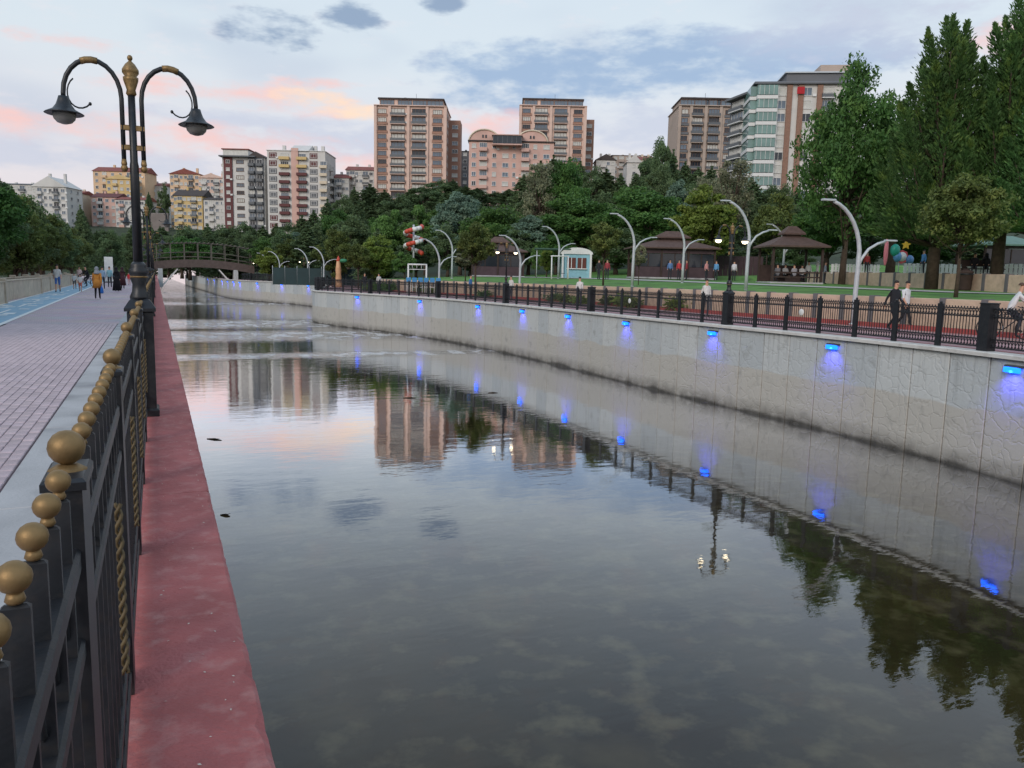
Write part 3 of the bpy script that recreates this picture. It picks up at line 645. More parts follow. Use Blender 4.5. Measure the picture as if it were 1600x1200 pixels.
for k_, (px, Yd, dz, _) in enumerate(PPX):
    p = atY(px, 440, Yd); g = tz(p.x, p.y)
    b_ = BK[np.argmin(np.linalg.norm(BK - np.array([p.x, p.y]), axis=1))]; h = math.atan2(p.y - b_[1], p.x - b_[0]) if k_ < 9 else 0.0
    if g < .5: g = .1
    if T0 is None: T0 = pole_proto(); T0.location = (p.x, p.y, g - .03); T0.rotation_euler = (0, 0, h * .5)
    else: c_ = dup(T0, (p.x, p.y, g - .03), h * .5)
    o = T0 if k_ == 0 else c_
    o['label'] = 'tall silver park light with two curved arms on the lawn above the beige low wall' if k_ == 0 else PLAB[k_]
    o['group'] = 'curved silver park lights' if k_ > 8 else 'curved lights on the lawn'
# ---------------------------------------------------------------- blue wall lights under the coping
LENS = mat('blue_lens', (40, 120, 255), .3, .02, emit=(12, 92, 255), estr=3.4)
HOUS = mat('light_housing', (70, 74, 78), .5, .1)
def blue_light(p, h, lab, grp, power):
    t = thing('wall_light', lab, 'light', p, h, grp)     # local x along the wall, -y over the water
    MB().bev((0, .03, .0), (.46, .16, .06), .01).build('housing', HOUS, t)
    MB().bev((0, -.045, -.085), (.44, .07, .13), .02).build('lens', LENS, t)
    ld = bpy.data.lights.new('beam', 'SPOT'); ld.energy = power; ld.color = (.05, .05, 1.0); ld.spot_size = R(120); ld.spot_blend = .9; ld.shadow_soft_size = .06
    lo = bpy.data.objects.new('beam', ld); COL.objects.link(lo); lo.parent = t; lo.location = (0, -.11, -.10); lo.rotation_euler = (R(22), 0, 0)
def along(P, px, z, ymin):
    return min((i for i in range(len(P) - 1) if P[i][1] > ymin), key=lambda i: abs(proj((*P[i], z))[0] - px))
for px in (500, 559, 657, 747, 817, 888, 982, 1114, 1302, 1590):
    i = along(BK, px, -.2, 15); a = BK[i]; h = heading(BK, i); n_ = Vector((math.cos(h), math.sin(h), 0))   # n_ points away from the water
    q_ = Vector((a[0], a[1], -.27)) - n_ * .05
    blue_light(q_, h - R(90), 'blue wall light under the coping of the long curving canal wall', 'blue lights on the curving canal wall', 75)
for px in (365, 374, 403, 441, 483, 325, 335, 347, 356):
    i = along(FBK, px, -.1, 110); a = FBK[i]; h = heading(FBK, i); n_ = Vector((math.cos(h), math.sin(h), 0))
    blue_light(Vector((a[0], a[1], -.12)) - n_ * .05, h - R(90), 'blue wall light on the farther grey canal wall', 'blue lights on the farther canal wall', 110)
# ---------------------------------------------------------------- trees
BARK = mat('bark', (74, 62, 52), .9, .3, 6, .6, 14)
def leafmat(name, c, c2=None):
    c = tuple(min(255, int(v * 1.34)) for v in c); c2 = tuple(min(255, int(v * 1.28)) for v in c2) if c2 else None
    return mat(name, c, .62, .38, .55, rand=.13, spec=.25, trans=.28, detail=4, dirt=(c2 or tuple(min(255, int(v * 1.35)) for v in c), 1.1, .8))
LEAF = {'dark': leafmat('leaf_dark', (68, 84, 58), (90, 106, 70)), 'mid': leafmat('leaf_mid', (58, 84, 44), (84, 108, 56)), 'light': leafmat('leaf_light', (70, 96, 52), (92, 116, 62)), 'blue': leafmat('leaf_blue', (82, 100, 86), (112, 126, 108)),
        'cyp': leafmat('leaf_cypress', (62, 88, 50), (104, 122, 58)), 'yel': leafmat('leaf_yellow', (88, 102, 48), (116, 122, 58)), 'olive': leafmat('leaf_olive', (70, 80, 44), (104, 108, 58)), 'grey': leafmat('leaf_grey', (96, 98, 78), (120, 118, 92))}
def leaves(C, size, rng, flat=.0, el=1.6, ax=None):
    n = len(C); a = rng.normal(size=(n, 3)) if ax is None else ax; a /= np.linalg.norm(a, axis=1)[:, None]; b = rng.normal(size=(n, 3)); b[:, 2] *= (1 - flat); b -= a * (a * b).sum(1)[:, None]; b /= np.linalg.norm(b, axis=1)[:, None]
    s = size * rng.uniform(.6, 1.4, (n, 1)); V = np.stack([C - a * s * el / 2, C + b * s / 2, C + a * s * el / 2, C - b * s / 2], 1).reshape(-1, 3)
    return V, np.arange(4 * n).reshape(n, 4)
def crown_mesh(name, C, size, seed, m_, flat=0., el=1.6, ax=None):
    V, Q = leaves(C, size, np.random.default_rng(seed), flat, el, ax); return npmesh(name, V, Q, m_)
def decid(seed, H=10., Wd=7., trunk=.28, ncl=70, per=130, leaf=.26, base=.22, shape=1.0):
    """trunk with limbs that reach the leaf clumps; unit tree of height H and width Wd"""
    rng = np.random.default_rng(seed); cz = H * (base + (1 - base) * .52); rz = H * (1 - base) * .5; cl = []
    while len(cl) < ncl:
        v = rng.normal(size=3); v /= np.linalg.norm(v); r = rng.uniform(.25, 1) ** .55; p = v * r
        w = 1 - .28 * max(0, p[2]) * shape; p = np.array([p[0] * Wd / 2 * w * .86, p[1] * Wd / 2 * w * .86, cz + p[2] * rz * .9]); cl.append(p)
    cl = np.array(cl); C = []
    for p in cl:
        k = int(per * rng.uniform(.5, 1.4)); r = Wd * rng.uniform(.07, .15); q = rng.normal(size=(k, 3)); q /= np.linalg.norm(q, axis=1)[:, None]; C.append(p + q * (rng.uniform(0, 1, (k, 1)) ** .5) * r * np.array([1, 1, .72]))
    C = np.vstack(C); C = C[C[:, 2] > H * base * .75]; mb = MB()
    mb.tube([(0, 0, -.3), (.03, .02, H * base * .6), (.0, .06, H * base * 1.2), (.1, 0, cz)], [trunk * 1.25, trunk, trunk * .8, trunk * .3], 8)
    for p in cl[:26]:
        z0 = rng.uniform(base * .9, .55) * H; mid = (p * .5 + np.array([0, 0, z0]) * .5) + np.array([0, 0, -.2]); mb.tube([(0, 0, z0), tuple(mid), tuple(p)], [trunk * .38, trunk * .22, trunk * .06], 5)
    return mb, C, leaf
def conif(seed, H=14., Wd=6., trunk=.26, nb=110, per=70, leaf=.24, base=.08, up=.5, droop=0.):
    """upright plumes: each branch sweeps out and up and carries narrow sprays"""
    rng = np.random.default_rng(seed); C = []; mb = MB(); mb.tube([(0, 0, -.3), (0, 0, H * .5), (.05, 0, H * .97)], [trunk * 1.2, trunk * .7, trunk * .1], 8)
    for i in range(nb):
        t = (i + rng.uniform(0, 1)) / nb; z0 = H * (base + (.93 - base) * t ** .9); L_ = Wd / 2 * (1 - t) ** .75 * rng.uniform(.6, 1.12) + .35; a = i * 2.39996 + rng.uniform(-.4, .4)
        d = np.array([math.cos(a), math.sin(a), 0]); n = int(per * (.4 + .8 * L_ / (Wd / 2)))
        s_ = rng.uniform(.15, 1, n) ** .75; ctr = np.outer(s_ * L_, d) + np.array([0, 0, z0]) + np.outer((up * s_ ** 1.7 - droop * s_) * L_, [0, 0, 1]); wd = (.05 + .13 * (1 - s_))[:, None] * L_ * .9 + .05
        C.append(ctr + rng.normal(size=(n, 3)) * wd * np.array([1, 1, .75]))
        if i % 2 == 0: e = d * L_ * .9; mb.tube([(0, 0, z0), tuple(e * .5 + np.array([0, 0, z0 + (up * .3 - droop * .5) * L_])), tuple(e + np.array([0, 0, z0 + (up * .85 - droop) * L_]))], [trunk * .22, trunk * .13, .01], 4)
    top = np.c_[rng.normal(size=(per, 2)) * .10, rng.uniform(.86, 1.0, per) * H]; C.append(top)
    return mb, np.vstack(C), leaf
def plume(seed, H=15., Wd=8., trunk=.3, npl=34, per=1700, leaf=.1):
    """feathery cypress: many pointed plumes that leave the trunk, bend up and end in spikes"""
    rng = np.random.default_rng(seed); C = []; A = []; mb = MB(); mb.tube([(0, 0, -.3), (0, 0, H * .5), (.05, 0, H * .96)], [trunk * 1.2, trunk * .7, trunk * .1], 8)
    for i in range(npl):
        f = i / (npl - 1); r = Wd / 2 * math.sqrt(f) * .92 * rng.uniform(.85, 1.1); a = i * 2.39996; tip = H * (1 - .80 * f ** 1.15) * rng.uniform(.94, 1.06) + .4 * (f > 0); L_ = H * rng.uniform(.24, .36); d = np.array([math.cos(a), math.sin(a), 0])
        base = d * r * .45 + np.array([0, 0, max(H * .20, tip - L_)]); top = d * r * 1.12 + np.array([0, 0, tip]); ax = top - base; n = per
        s_ = rng.uniform(0, 1, n) ** .8; wd = (.15 * Wd) * (1 - s_) ** .8 * (.45 + .55 * np.minimum(1, s_ * 4)); th = rng.uniform(0, 6.283, n); rr = np.sqrt(rng.uniform(.12, 1, n)) * wd * (1 + .6 * np.sin(s_ * 40 + i) * np.sin(th * 3 + i * 1.7)) * rng.uniform(.7, 1.35, n)
        rad = np.c_[np.cos(th), np.sin(th), np.zeros(n)]; C.append(base + np.outer(s_, ax) + rad * rr[:, None]); A.append(rad * .8 + ax / np.linalg.norm(ax) * 1.1 + rng.normal(size=(n, 3)) * .25)
        mb.tube([(0, 0, max(.17 * H, base[2] - .1 * H * f - .02 * H)), tuple(base), tuple(base + ax * .6)], [trunk * .35, trunk * .25, .03], 5)
    return mb, np.vstack(C), leaf, np.vstack(A)
PROTO = {}
def proto(key, H, Wd, gen, leafkey, flat=0., el=1.6, seed=1):
    mb, C, lf = gen[:3]; PROTO[key] = (mb.mesh('trunk', BARK), crown_mesh('crown', C, lf, seed, LEAF[leafkey], flat, el, gen[3] if len(gen) > 3 else None), H, Wd)
proto('bigash', 10, 8, decid(3, 10, 8, .22, 125, 190, .12, .16, .9), 'mid', .3, 1.9)
proto('round', 9, 7, decid(4, 9, 7, .24, 85, 250, .15, .2), 'mid')
proto('roundlight', 9, 7, decid(5, 9, 7, .22, 85, 250, .15, .18), 'light', 0, 1.8)
proto('roundblue', 10, 6, decid(6, 10, 6, .22, 75, 250, .15, .12, 1.6), 'blue', 0, 2.2)
proto('rounddark', 10, 7, decid(7, 10, 7, .24, 75, 240, .16, .12, 1.2), 'dark')
proto('lolly', 4.5, 2.6, decid(8, 4.5, 2.6, .06, 55, 150, .085, .45), 'olive')
proto('lolly2', 5.0, 2.6, decid(12, 5.0, 2.6, .06, 55, 150, .085, .42), 'grey')
proto('yellow', 8, 5, decid(9, 8, 5, .2, 75, 230, .14, .15, 1.3), 'yel', 0, 1.9)
proto('olive', 8, 6, decid(10, 8, 6, .22, 80, 230, .14, .12), 'olive')
proto('bare', 11, 6, decid(11, 11, 6, .25, 60, 70, .14, .2), 'grey', 0, 1.8)
proto('front', 6.2, 4.4, decid(13, 6.2, 4.4, .085, 110, 170, .085, .36), 'olive', .2, 2.0)
proto('cypress', 15, 8, plume(21, 15, 8, .3, 50, 1150, .078), 'cyp', 0, 3.4)
proto('cypress2', 15, 7, plume(22, 15, 7, .3, 44, 1150, .078), 'cyp', 0, 3.4)
proto('pine', 13, 6, conif(23, 13, 6, .24, 110, 150, .16, .06, .30), 'dark', 0, 2.2)
proto('pine2', 12, 6.5, conif(24, 12, 6.5, .24, 100, 150, .16, .05, .15, .1), 'dark', 0, 2.2)
NT = [0]
KIND = {'pine': 'narrow dark pine', 'pine2': 'spreading dark pine', 'rounddark': 'dark rounded tree', 'round': 'green rounded tree', 'roundblue': 'silvery blue-green tree', 'olive': 'olive-green tree'}
def tree(px, ytop, Yd, key, label, wpx=None, group=None, xyz=None, name=None, sink=.05):
    tm, cm, H, Wd = PROTO[key]; p = atY(px, ytop, Yd); g = tz(p.x, p.y); h = max(2.0, p.z - g); sz = h / H; sw = (wpx * Yd / F / Wd) if wpx else sz * rnd.uniform(.9, 1.15)
    if group: label = KIND[key] + ' ' + label; group = group + ': ' + KIND[key]
    nm = name or {'pine': 'pine_tree', 'pine2': 'pine_tree', 'cypress': 'cypress_tree', 'cypress2': 'cypress_tree'}.get(key, 'leafy_tree')
    t = thing(nm, label, 'tree', (p.x, p.y, g - sink), rnd.uniform(0, 6.28), group); t.scale = (sw, sw, sz)
    inst(tm, 'trunk', t); inst(cm, 'crown', t); NT[0] += 1; return t
# big trees of the right-hand terrace
tree(1342, 92, 62, 'bigash', 'broad loose-leaved tree before the green-glass apartment block', 178)
tree(1492, 44, 47.5, 'cypress', 'tall spiky cypress rising above the terrace wall', 225)
tree(1600, 8, 45.5, 'cypress2', 'tall dark cypress behind the green-roofed kiosk', 190)
tree(1412, 170, 68, 'round', 'dense dark tree between the loose-leaved tree and the tall cypress', 190)
tree(1668, 60, 42, 'cypress2', 'yellow-green cypress at the end of the terrace wall', 180)
tree(1750, -60, 44, 'cypress', 'very tall cypress past the end of the terrace wall', 230)
tree(1512, 268, 31.5, 'front', 'slender young tree on the lawn with a thin bare trunk', 145)
tree(1300, 300, 74, 'round', 'rounded green tree behind the open gazebo', 130)
tree(1365, 330, 80, 'rounddark', 'dark round tree behind the balloon stall', 120)
tree(1105, 282, 78, 'yellow', 'yellow-green feathery tree behind the lit double lamp', 105)
tree(1150, 235, 112, 'bare', 'sparse grey half-bare tree below the far beige tower', 90)
tree(1108, 265, 120, 'bare', 'sparse grey tree beside the yellow-green feathery tree', 80)
tree(1215, 300, 95, 'olive', 'olive-green tree behind the gazebo roof', 90)
tree(946, 346, 55, 'lolly', 'small lollipop tree with pale tips on the lawn', 62)
tree(745, 346, 60, 'lolly', 'small lollipop tree beside the silver lights and playground', 66)
tree(1000, 380, 57, 'lolly2', 'thin sapling beside the brown pavilion wall', 26)
tree(728, 388, 70, 'lolly2', 'thin pale sapling near the white playground frame', 40)
tree(590, 362, 92, 'yellow', 'light yellow-green tree beside the dark teal court fence', 62)
tree(560, 380, 88, 'lolly', 'small olive tree before the dark teal court fence', 44)
tree(632, 392, 84, 'roundlight', 'small bright green bush tree beside the white playground frame', 44)
tree(855, 385, 80, 'yellow', 'small yellow bush tree beside the swing frame', 26)
tree(838, 382, 82, 'roundlight', 'small green bush tree beside the swing frame', 24)
tree(420, 384, 128, 'yellow', 'yellow-green tree at the right end of the arch bridge', 46)
tree(450, 372, 140, 'olive', 'olive tree behind the silver lights near the arch bridge', 50)
# wooded slope: rows at three depths, tops following the ridge seen in the photograph
ridge = [(150, 352), (200, 348), (260, 350), (300, 352), (350, 345), (420, 343), (480, 336), (520, 300), (556, 284), (600, 292), (650, 298), (690, 272), (720, 280), (760, 300), (800, 292), (850, 238), (890, 248), (940, 262), (1000, 262), (1032, 214), (1062, 244), (1100, 262), (1140, 262), (1200, 285), (1260, 290), (1330, 300)]
def rg(x): return float(np.interp(x, [a for a, _ in ridge], [b for _, b in ridge]))
x_ = 255
while x_ < 1340:
    Yd = rnd.uniform(205, 245) if x_ < 800 else rnd.uniform(150, 190)
    key = rnd.choice(['pine', 'pine', 'pine2', 'rounddark']); tree(x_, rg(x_) + rnd.uniform(-3, 10), Yd, key, 'on the wooded ridge below the apartment towers', rnd.uniform(46, 78), 'ridge trees'); x_ += rnd.uniform(17, 27)
x_ = 262
while x_ < 1180:
    Yd = rnd.uniform(150, 185) if x_ < 760 else rnd.uniform(118, 140); y_ = rg(x_) + (18 if x_ < 500 else 34) + rnd.uniform(-8, 16)
    key = rnd.choice(['pine', 'rounddark', 'rounddark', 'pine2', 'round', 'roundblue']); tree(x_, min(y_, 368), Yd, key, 'among the mid-slope wood behind the park', rnd.uniform(50, 78), 'mid-slope trees'); x_ += rnd.uniform(22, 34)
for px, y_, Yd, key, w_, lab in [(665, 318, 125, 'roundlight', 90, 'willowy light green tree above the playground slide'), (610, 325, 128, 'roundlight', 70, 'feathery light green tree left of the willowy one above the slide'), (720, 292, 118, 'roundblue', 95, 'silvery blue-green tree below the brown tower'), (775, 318, 105, 'round', 120, 'deep green round tree below the pink arched building'), (828, 330, 100, 'roundblue', 80, 'silvery tree beside the deep green round tree'),
    (905, 300, 102, 'round', 150, 'wide green tree behind the blue kiosk'), (1010, 290, 98, 'round', 150, 'broad dark green tree behind the brown pavilion'), (965, 355, 90, 'rounddark', 110, 'low dark tree behind the lollipop tree'), (845, 240, 130, 'bare', 75, 'tree with a pale leaning trunk before the pink arched building'), (885, 244, 132, 'round', 80, 'leafy tree hiding the foot of the second tower'), (1035, 212, 150, 'rounddark', 46, 'tall narrow tree standing above the ridge'),
    (700, 350, 96, 'rounddark', 80, 'dark low tree behind the curved silver lights'), (545, 335, 130, 'rounddark', 90, 'dark low tree beyond the teal court fence'), (480, 352, 140, 'pine2', 80, 'dark pine beyond the court fence end'), (780, 372, 92, 'rounddark', 70, 'dark tree behind the small brown gazebo')]:
    tree(px, y_, Yd, key, lab, w_)
for px, w_ in ((520, 70), (590, 80), (650, 76), (735, 80), (815, 80), (870, 76), (930, 80), (1060, 90), (1130, 90), (1190, 80), (1250, 80), (1440, 120), (1530, 120)):
    tree(px, rnd.uniform(352, 372), rnd.uniform(92, 104) if px < 1400 else 72, rnd.choice(['rounddark', 'round', 'pine2', 'olive']), 'low in the shaded belt behind the park lights', w_, 'low belt trees')
# trees behind the planters of the promenade
i_ = 0
for s_ in np.arange(19, 150, 5.4):
    o_ = 9.0 + .0266 * s_ + rnd.uniform(-.6, 1.4); p = lp(s_, o_); Yd = p.y; px, _ = proj((p.x, p.y, 2)); h = rnd.uniform(5.6, 7.0) * (1 + .002 * s_)
    py = proj((p.x, p.y, h))[1]; t = tree(px, py, Yd, rnd.choice(['olive', 'round', 'rounddark', 'olive']), 'in the row behind the beige planters', None, 'promenade row trees'); t.location = (p.x, p.y, -.06); t.scale = (h / 7, h / 7, h / PROTO['olive'][2]); i_ += 1
for s_ in np.arange(16, 150, 9):
    o_ = 15 + .03 * s_ + rnd.uniform(-1, 2); p = lp(s_, o_); px, _ = proj((p.x, p.y, 2)); h = rnd.uniform(6.0, 7.6); t = tree(px, proj((p.x, p.y, h))[1], p.y, rnd.choice(['pine', 'rounddark', 'pine2']), 'standing behind the planter-row trees', None, 'back row trees'); t.scale = (h / 11, h / 11, h / 12); t.location = (p.x, p.y, -.06)
for px, y_, Yd, w_ in ((205, 352, 150, 44), (170, 358, 140, 50), (125, 320, 190, 40), (235, 345, 230, 36), (232, 300, 330, 22), (255, 285, 335, 22), (290, 350, 215, 46), (130, 330, 210, 40), (325, 352, 210, 44), (385, 345, 215, 50)):
    tree(px, y_, Yd, rnd.choice(['rounddark', 'pine2']), 'among the houses beyond the bridge', w_, 'trees beyond the bridge')
for x_ in np.arange(96, 262, 11): tree(float(x_), rnd.uniform(352, 374), rnd.uniform(235, 285), rnd.choice(['rounddark', 'pine2', 'pine']), 'at the foot of the houses beyond the bridge', rnd.uniform(26, 40), 'trees below the far houses')
for x_ in range(238, 312, 9): tree(float(x_), rnd.uniform(384, 398), rnd.uniform(266, 274), rnd.choice(['rounddark', 'round']), 'closing the view under the arch bridge', rnd.uniform(24, 32), 'trees at the canal bend')
# ---------------------------------------------------------------- shrubs behind the far railing
SHR = {k: crown_mesh('foliage', np.random.default_rng(i).normal(size=(420, 3)) * np.array([.34, .34, .2]) + np.array([0, 0, .42]), .13, i, LEAF[k]) for i, k in enumerate(('mid', 'olive', 'dark', 'yel'))}
stem = MB().tube([(0, 0, -.05), (0, 0, .4)], .02, 5).mesh('stem', BARK)
SL = offs(PL, 6.0)
for i in range(len(PL)):
    a = SL[i]; px, _ = proj((a[0], a[1], .3))
    if 500 < px < 1075 and a[1] > 20:
        for j in range(1 if rnd.random() < .6 else 0):
            t = thing('shrub', 'low shrub in the bed between the promenade and the low wall', 'shrub', (a[0] + rnd.uniform(-.5, .5), a[1] + rnd.uniform(-.6, .6), -.02), rnd.uniform(0, 6), 'shrubs in the promenade bed'); k = rnd.choice(list(SHR)); inst(SHR[k], 'foliage', t); inst(stem, 'stem', t); t.scale = (1, 1, rnd.uniform(.6, 1.1))
# ---------------------------------------------------------------- apartment buildings on the slope
DARKR = mat('dark_roof', (74, 66, 64), .8, .15, 1)
REDR = mat('red_roof', (134, 78, 70), .8, .2, 1)
RAILM = mat('balcony_rail', (96, 100, 104), .5, .1)
def wallm(name, c): return mat(name, c, .85, .07, .25, dirt=(tuple(int(v * .86) for v in c), .15, .6))
_wc = {}
def win_mesh(w, h, frame, kind):
    k = (round(w, 2), round(h, 2), frame.name, kind)
    if k not in _wc:
        mb = MB(); t = .13
        for c, d in (((0, 0, h / 2 - t / 2), (w, .22, t)), ((0, 0, -h / 2 + t / 2), (w + .2, .30, t)), ((-w / 2 + t / 2, 0, 0), (t, .22, h - 2 * t)), ((w / 2 - t / 2, 0, 0), (t, .22, h - 2 * t)), ((0, .01, 0), (.09, .16, h - 2 * t))): mb.box(c, d)
        if w > 2.4:
            for x in (-w / 4, w / 4): mb.box((x, .01, 0), (.08, .16, h - 2 * t))
        _wc[k] = mb.mesh('window', frame)
    return _wc[k]
def pane_mesh(w, h, m_):
    k = ('p', round(w, 2), round(h, 2), m_.name)
    if k not in _wc: _wc[k] = MB().box((0, .06, 0), (w - .1, .10, h - .1)).mesh('pane', m_)
    return _wc[k]
def balc_mesh(w, d, m_, key):
    k = ('b', round(w, 2), round(d, 2), m_.name, key)
    if k not in _wc:
        mb = MB(); mb.box((0, -d / 2, 0), (w, d, .22))
        if key == 'solid': mb.box((0, -d + .06, .55), (w, .12, .9)); mb.box((-w / 2 + .06, -d / 2, .55), (.12, d - .13, .9)); mb.box((w / 2 - .06, -d / 2, .55), (.12, d - .13, .9))
        _wc[k] = mb.mesh('balcony', m_)
    return _wc[k]
def rail_mesh(w, d):
    k = ('r', round(w, 2), round(d, 2))
    if k not in _wc:
        mb = MB(); mb.box((0, -d + .05, 1.05), (w, .06, .07)); mb.box((0, -d + .05, .55), (w - .1, .03, .75))
        for x in (-w / 2 + .03, w / 2 - .03): mb.box((x, -d / 2, .62), (.05, d - .1, .9))
        _wc[k] = mb.mesh('railing', RAILM)
    return _wc[k]
PANES = [GLASS_D, GLASS_B, GLASS_B, GLASS_C, GLASS_C]
ACM = _wc.setdefault('ac', MB().bev((0, -.2, 0), (.85, .34, .6), .03).mesh('air_conditioner', FROST and WHITE))
def facade(b, org, ang, cols, z0, fh, nf, frame, wh=1.5, balm=None, skip=()):
    """cols: (x, width, kind) along a face whose lower left corner is org; kind w window, b open balcony, g glazed balcony, s solid balcony"""
    M = Matrix.Rotation(ang, 4, 'Z'); M.translation = Vector(org)
    for f in range(nf):
        for x, w_, kd in cols:
            if (f, x) in skip: continue
            z = z0 + f * fh + fh * .52; h = wh if kd == 'w' else fh * .72
            if kd in 'wbsg':
                y = -.04 if kd != 'g' else -.9
                p = M @ Vector((x, y, z)); o = inst(win_mesh(w_ if kd == 'w' else w_ * .94, h, frame, kd), 'window', b, p, ang); inst(pane_mesh(w_ if kd == 'w' else w_ * .94, h, rnd.choice(PANES)), 'pane', o)
            if rnd.random() < .10: inst(ACM, 'air_conditioner', b, M @ Vector((x + w_ / 2 + .55, -.02, z - .9)), ang)
            if kd in 'bsg':
                p = M @ Vector((x, 0, z0 + f * fh + .02)); o = inst(balc_mesh(w_, 1.15, balm or WHITE, 'solid' if kd == 's' else 'slab'), 'balcony', b, p, ang)
                if kd == 'b': inst(rail_mesh(w_, 1.15), 'railing', o)
def bld(name, label, px0, px1, ytop, Yd, depth, wm, yaw=0.0, extra_down=16, roof=None, rh=.8, over=.4):
    """a block whose front spans px0..px1 with its wall top at ytop; returns (empty, W, H)"""
    a = atY(px0, ytop, Yd); c = atY(px1, ytop, Yd); Wd = (c - a).length; mid = (a + c) / 2; g = min(tz(mid.x, mid.y), mid.z - 12) - 1.0
    b = thing(name, label, 'building', (mid.x, mid.y, g), math.atan2(c.y - a.y, c.x - a.x) + yaw); H = mid.z - g
    MB().box((0, depth / 2, H / 2), (Wd, depth, H)).build('wall', wm, b)
    if roof is not None: MB().bev((0, depth / 2, H + rh / 2), (Wd + 2 * over, depth + 2 * over, rh), min(.35, rh * .4)).build('roof', roof, b)
    return b, Wd, H
def gable(b, x0, x1, y0, y1, z, h, m_, name='roof', along='x', ov=.5):
    if along == 'x': vs = [(x0 - ov, y0 - ov, z), (x1 + ov, y0 - ov, z), (x1 + ov, y1 + ov, z), (x0 - ov, y1 + ov, z), (x0 - ov, (y0 + y1) / 2, z + h), (x1 + ov, (y0 + y1) / 2, z + h)]; fs = [(0, 1, 5, 4), (2, 3, 4, 5), (1, 2, 5), (3, 0, 4), (3, 2, 1, 0)]
    else: vs = [(x0 - ov, y0 - ov, z), (x1 + ov, y0 - ov, z), (x1 + ov, y1 + ov, z), (x0 - ov, y1 + ov, z), ((x0 + x1) / 2, y0 - ov, z + h), ((x0 + x1) / 2, y1 + ov, z + h)]; fs = [(1, 2, 5, 4), (3, 0, 4, 5), (0, 1, 4), (2, 3, 5), (3, 2, 1, 0)]
    return MB().add(vs, fs).build(name, m_, b)
def partbox(b, name, c, d, m_): return MB().box(c, d).build(name, m_, b)
PEACH = wallm('peach_render', (214, 186, 172)); BROWN = wallm('brown_render', (160, 124, 108)); CREAM = wallm('cream_render', (214, 200, 178)); PINK = wallm('pink_render', (208, 172, 160)); OFFW = wallm('white_render', (206, 204, 200))
MAROON = wallm('maroon_render', (104, 66, 66)); GREYR = wallm('grey_render', (108, 110, 114)); YELL = wallm('yellow_render', (208, 182, 130)); TAUPE = wallm('taupe_render', (176, 160, 148)); ORNG = wallm('orange_render', (214, 184, 152))
FR_W = mat('frame_white', (206, 206, 204), .6, .05); FR_B = mat('frame_brown', (112, 86, 74), .6, .1)
def tower(label, px0, px1, ytop, Yd, nf, wm, bandm, sidem, pent=True):
    b, Wd, H = bld('apartment_tower', label, px0, px1, ytop, Yd, 20, wm); fh = 3.0; z0 = H - nf * fh - .5
    cols = [(Wd * .10, Wd * .12, 'w'), (Wd * .32, Wd * .21, 'b'), (Wd * .62, Wd * .21, 'b'), (Wd * .88, Wd * .13, 'w')]
    facade(b, (-Wd / 2, 0, 0), 0, cols, z0, fh, nf, FR_B, 1.7, wm)
    for x in (0, .205, .47, .74, 1.0): partbox(b, 'pier', ((x - .5) * Wd * .985, -.32, (H + z0) / 2 - .2), (1.0, .62, H - z0 + .3), wm)
    for f in range(nf):
        for xf in (.10, .88): partbox(b, 'spandrel', ((xf - .5) * Wd, -.16, z0 + f * fh + .2), (Wd * .15, .3, .8), bandm)
    # side face and rear wing
    facade(b, (Wd / 2, 0, 0), R(90), [(5, 1.0, 'w'), (8, 1.0, 'w')], z0, fh, nf, FR_W, 1.5)
    partbox(b, 'wing', (Wd / 2 + 2.2, 16.5, H / 2 - 1.2), (4.6, 9, H - 2.4), sidem); facade(b, (Wd / 2 - .1, 12, 0), 0, [(2.6, 2.2, 'w')], z0, fh, nf - 1, FR_W, 1.5)
    partbox(b, 'side_cladding', (Wd / 2 + .03, 6, H / 2 - .6), (.1, 11.8, H - 1.4), sidem)
    if pent:
        p = partbox(b, 'penthouse', (0, 10, H + 1.4), (Wd * .9, 16, 2.8), wm); MB().bev((0, 10, H + 3.0), (Wd * .94, 17.4, .5), .15).build('roof', DARKR, b)
        for xf, w_ in ((-.34, 5.2), (-.09, 5.2), (.12, 5.2), (.34, 6)): o = inst(win_mesh(w_, 2.0, FR_B, 'w'), 'window', b, (xf * Wd, 1.95, H + 1.5)); inst(pane_mesh(w_, 2.0, GLASS_B), 'pane', o)
        for x, y in ((-3, 8), (4, 11), (0, 13)): MB().box((x, y, H + 3.9), (.9, .9, 1.5)).build('chimney', GREYR, b)
        MB().tube([(1, 9, H + 3.2), (1, 9, H + 6.4)], .07, 5).build('antenna', GREYR, b)
    MB().bev((0, 9.6, H + .12), (Wd + .7, 21, .3), .1).build('cornice', wm, b)
    return b
tower('tall peach and brown apartment tower with wide open balconies above the dark pines', 586, 697, 166, 300, 12, PEACH, BROWN, BROWN)
tower('second peach tower rising behind the pink building with arched gables', 813, 916, 166, 318, 11, PEACH, BROWN, BROWN)
tower('grey-beige tower partly behind the green-glass block', 1062, 1150, 166, 285, 11, TAUPE, GREYR, TAUPE)
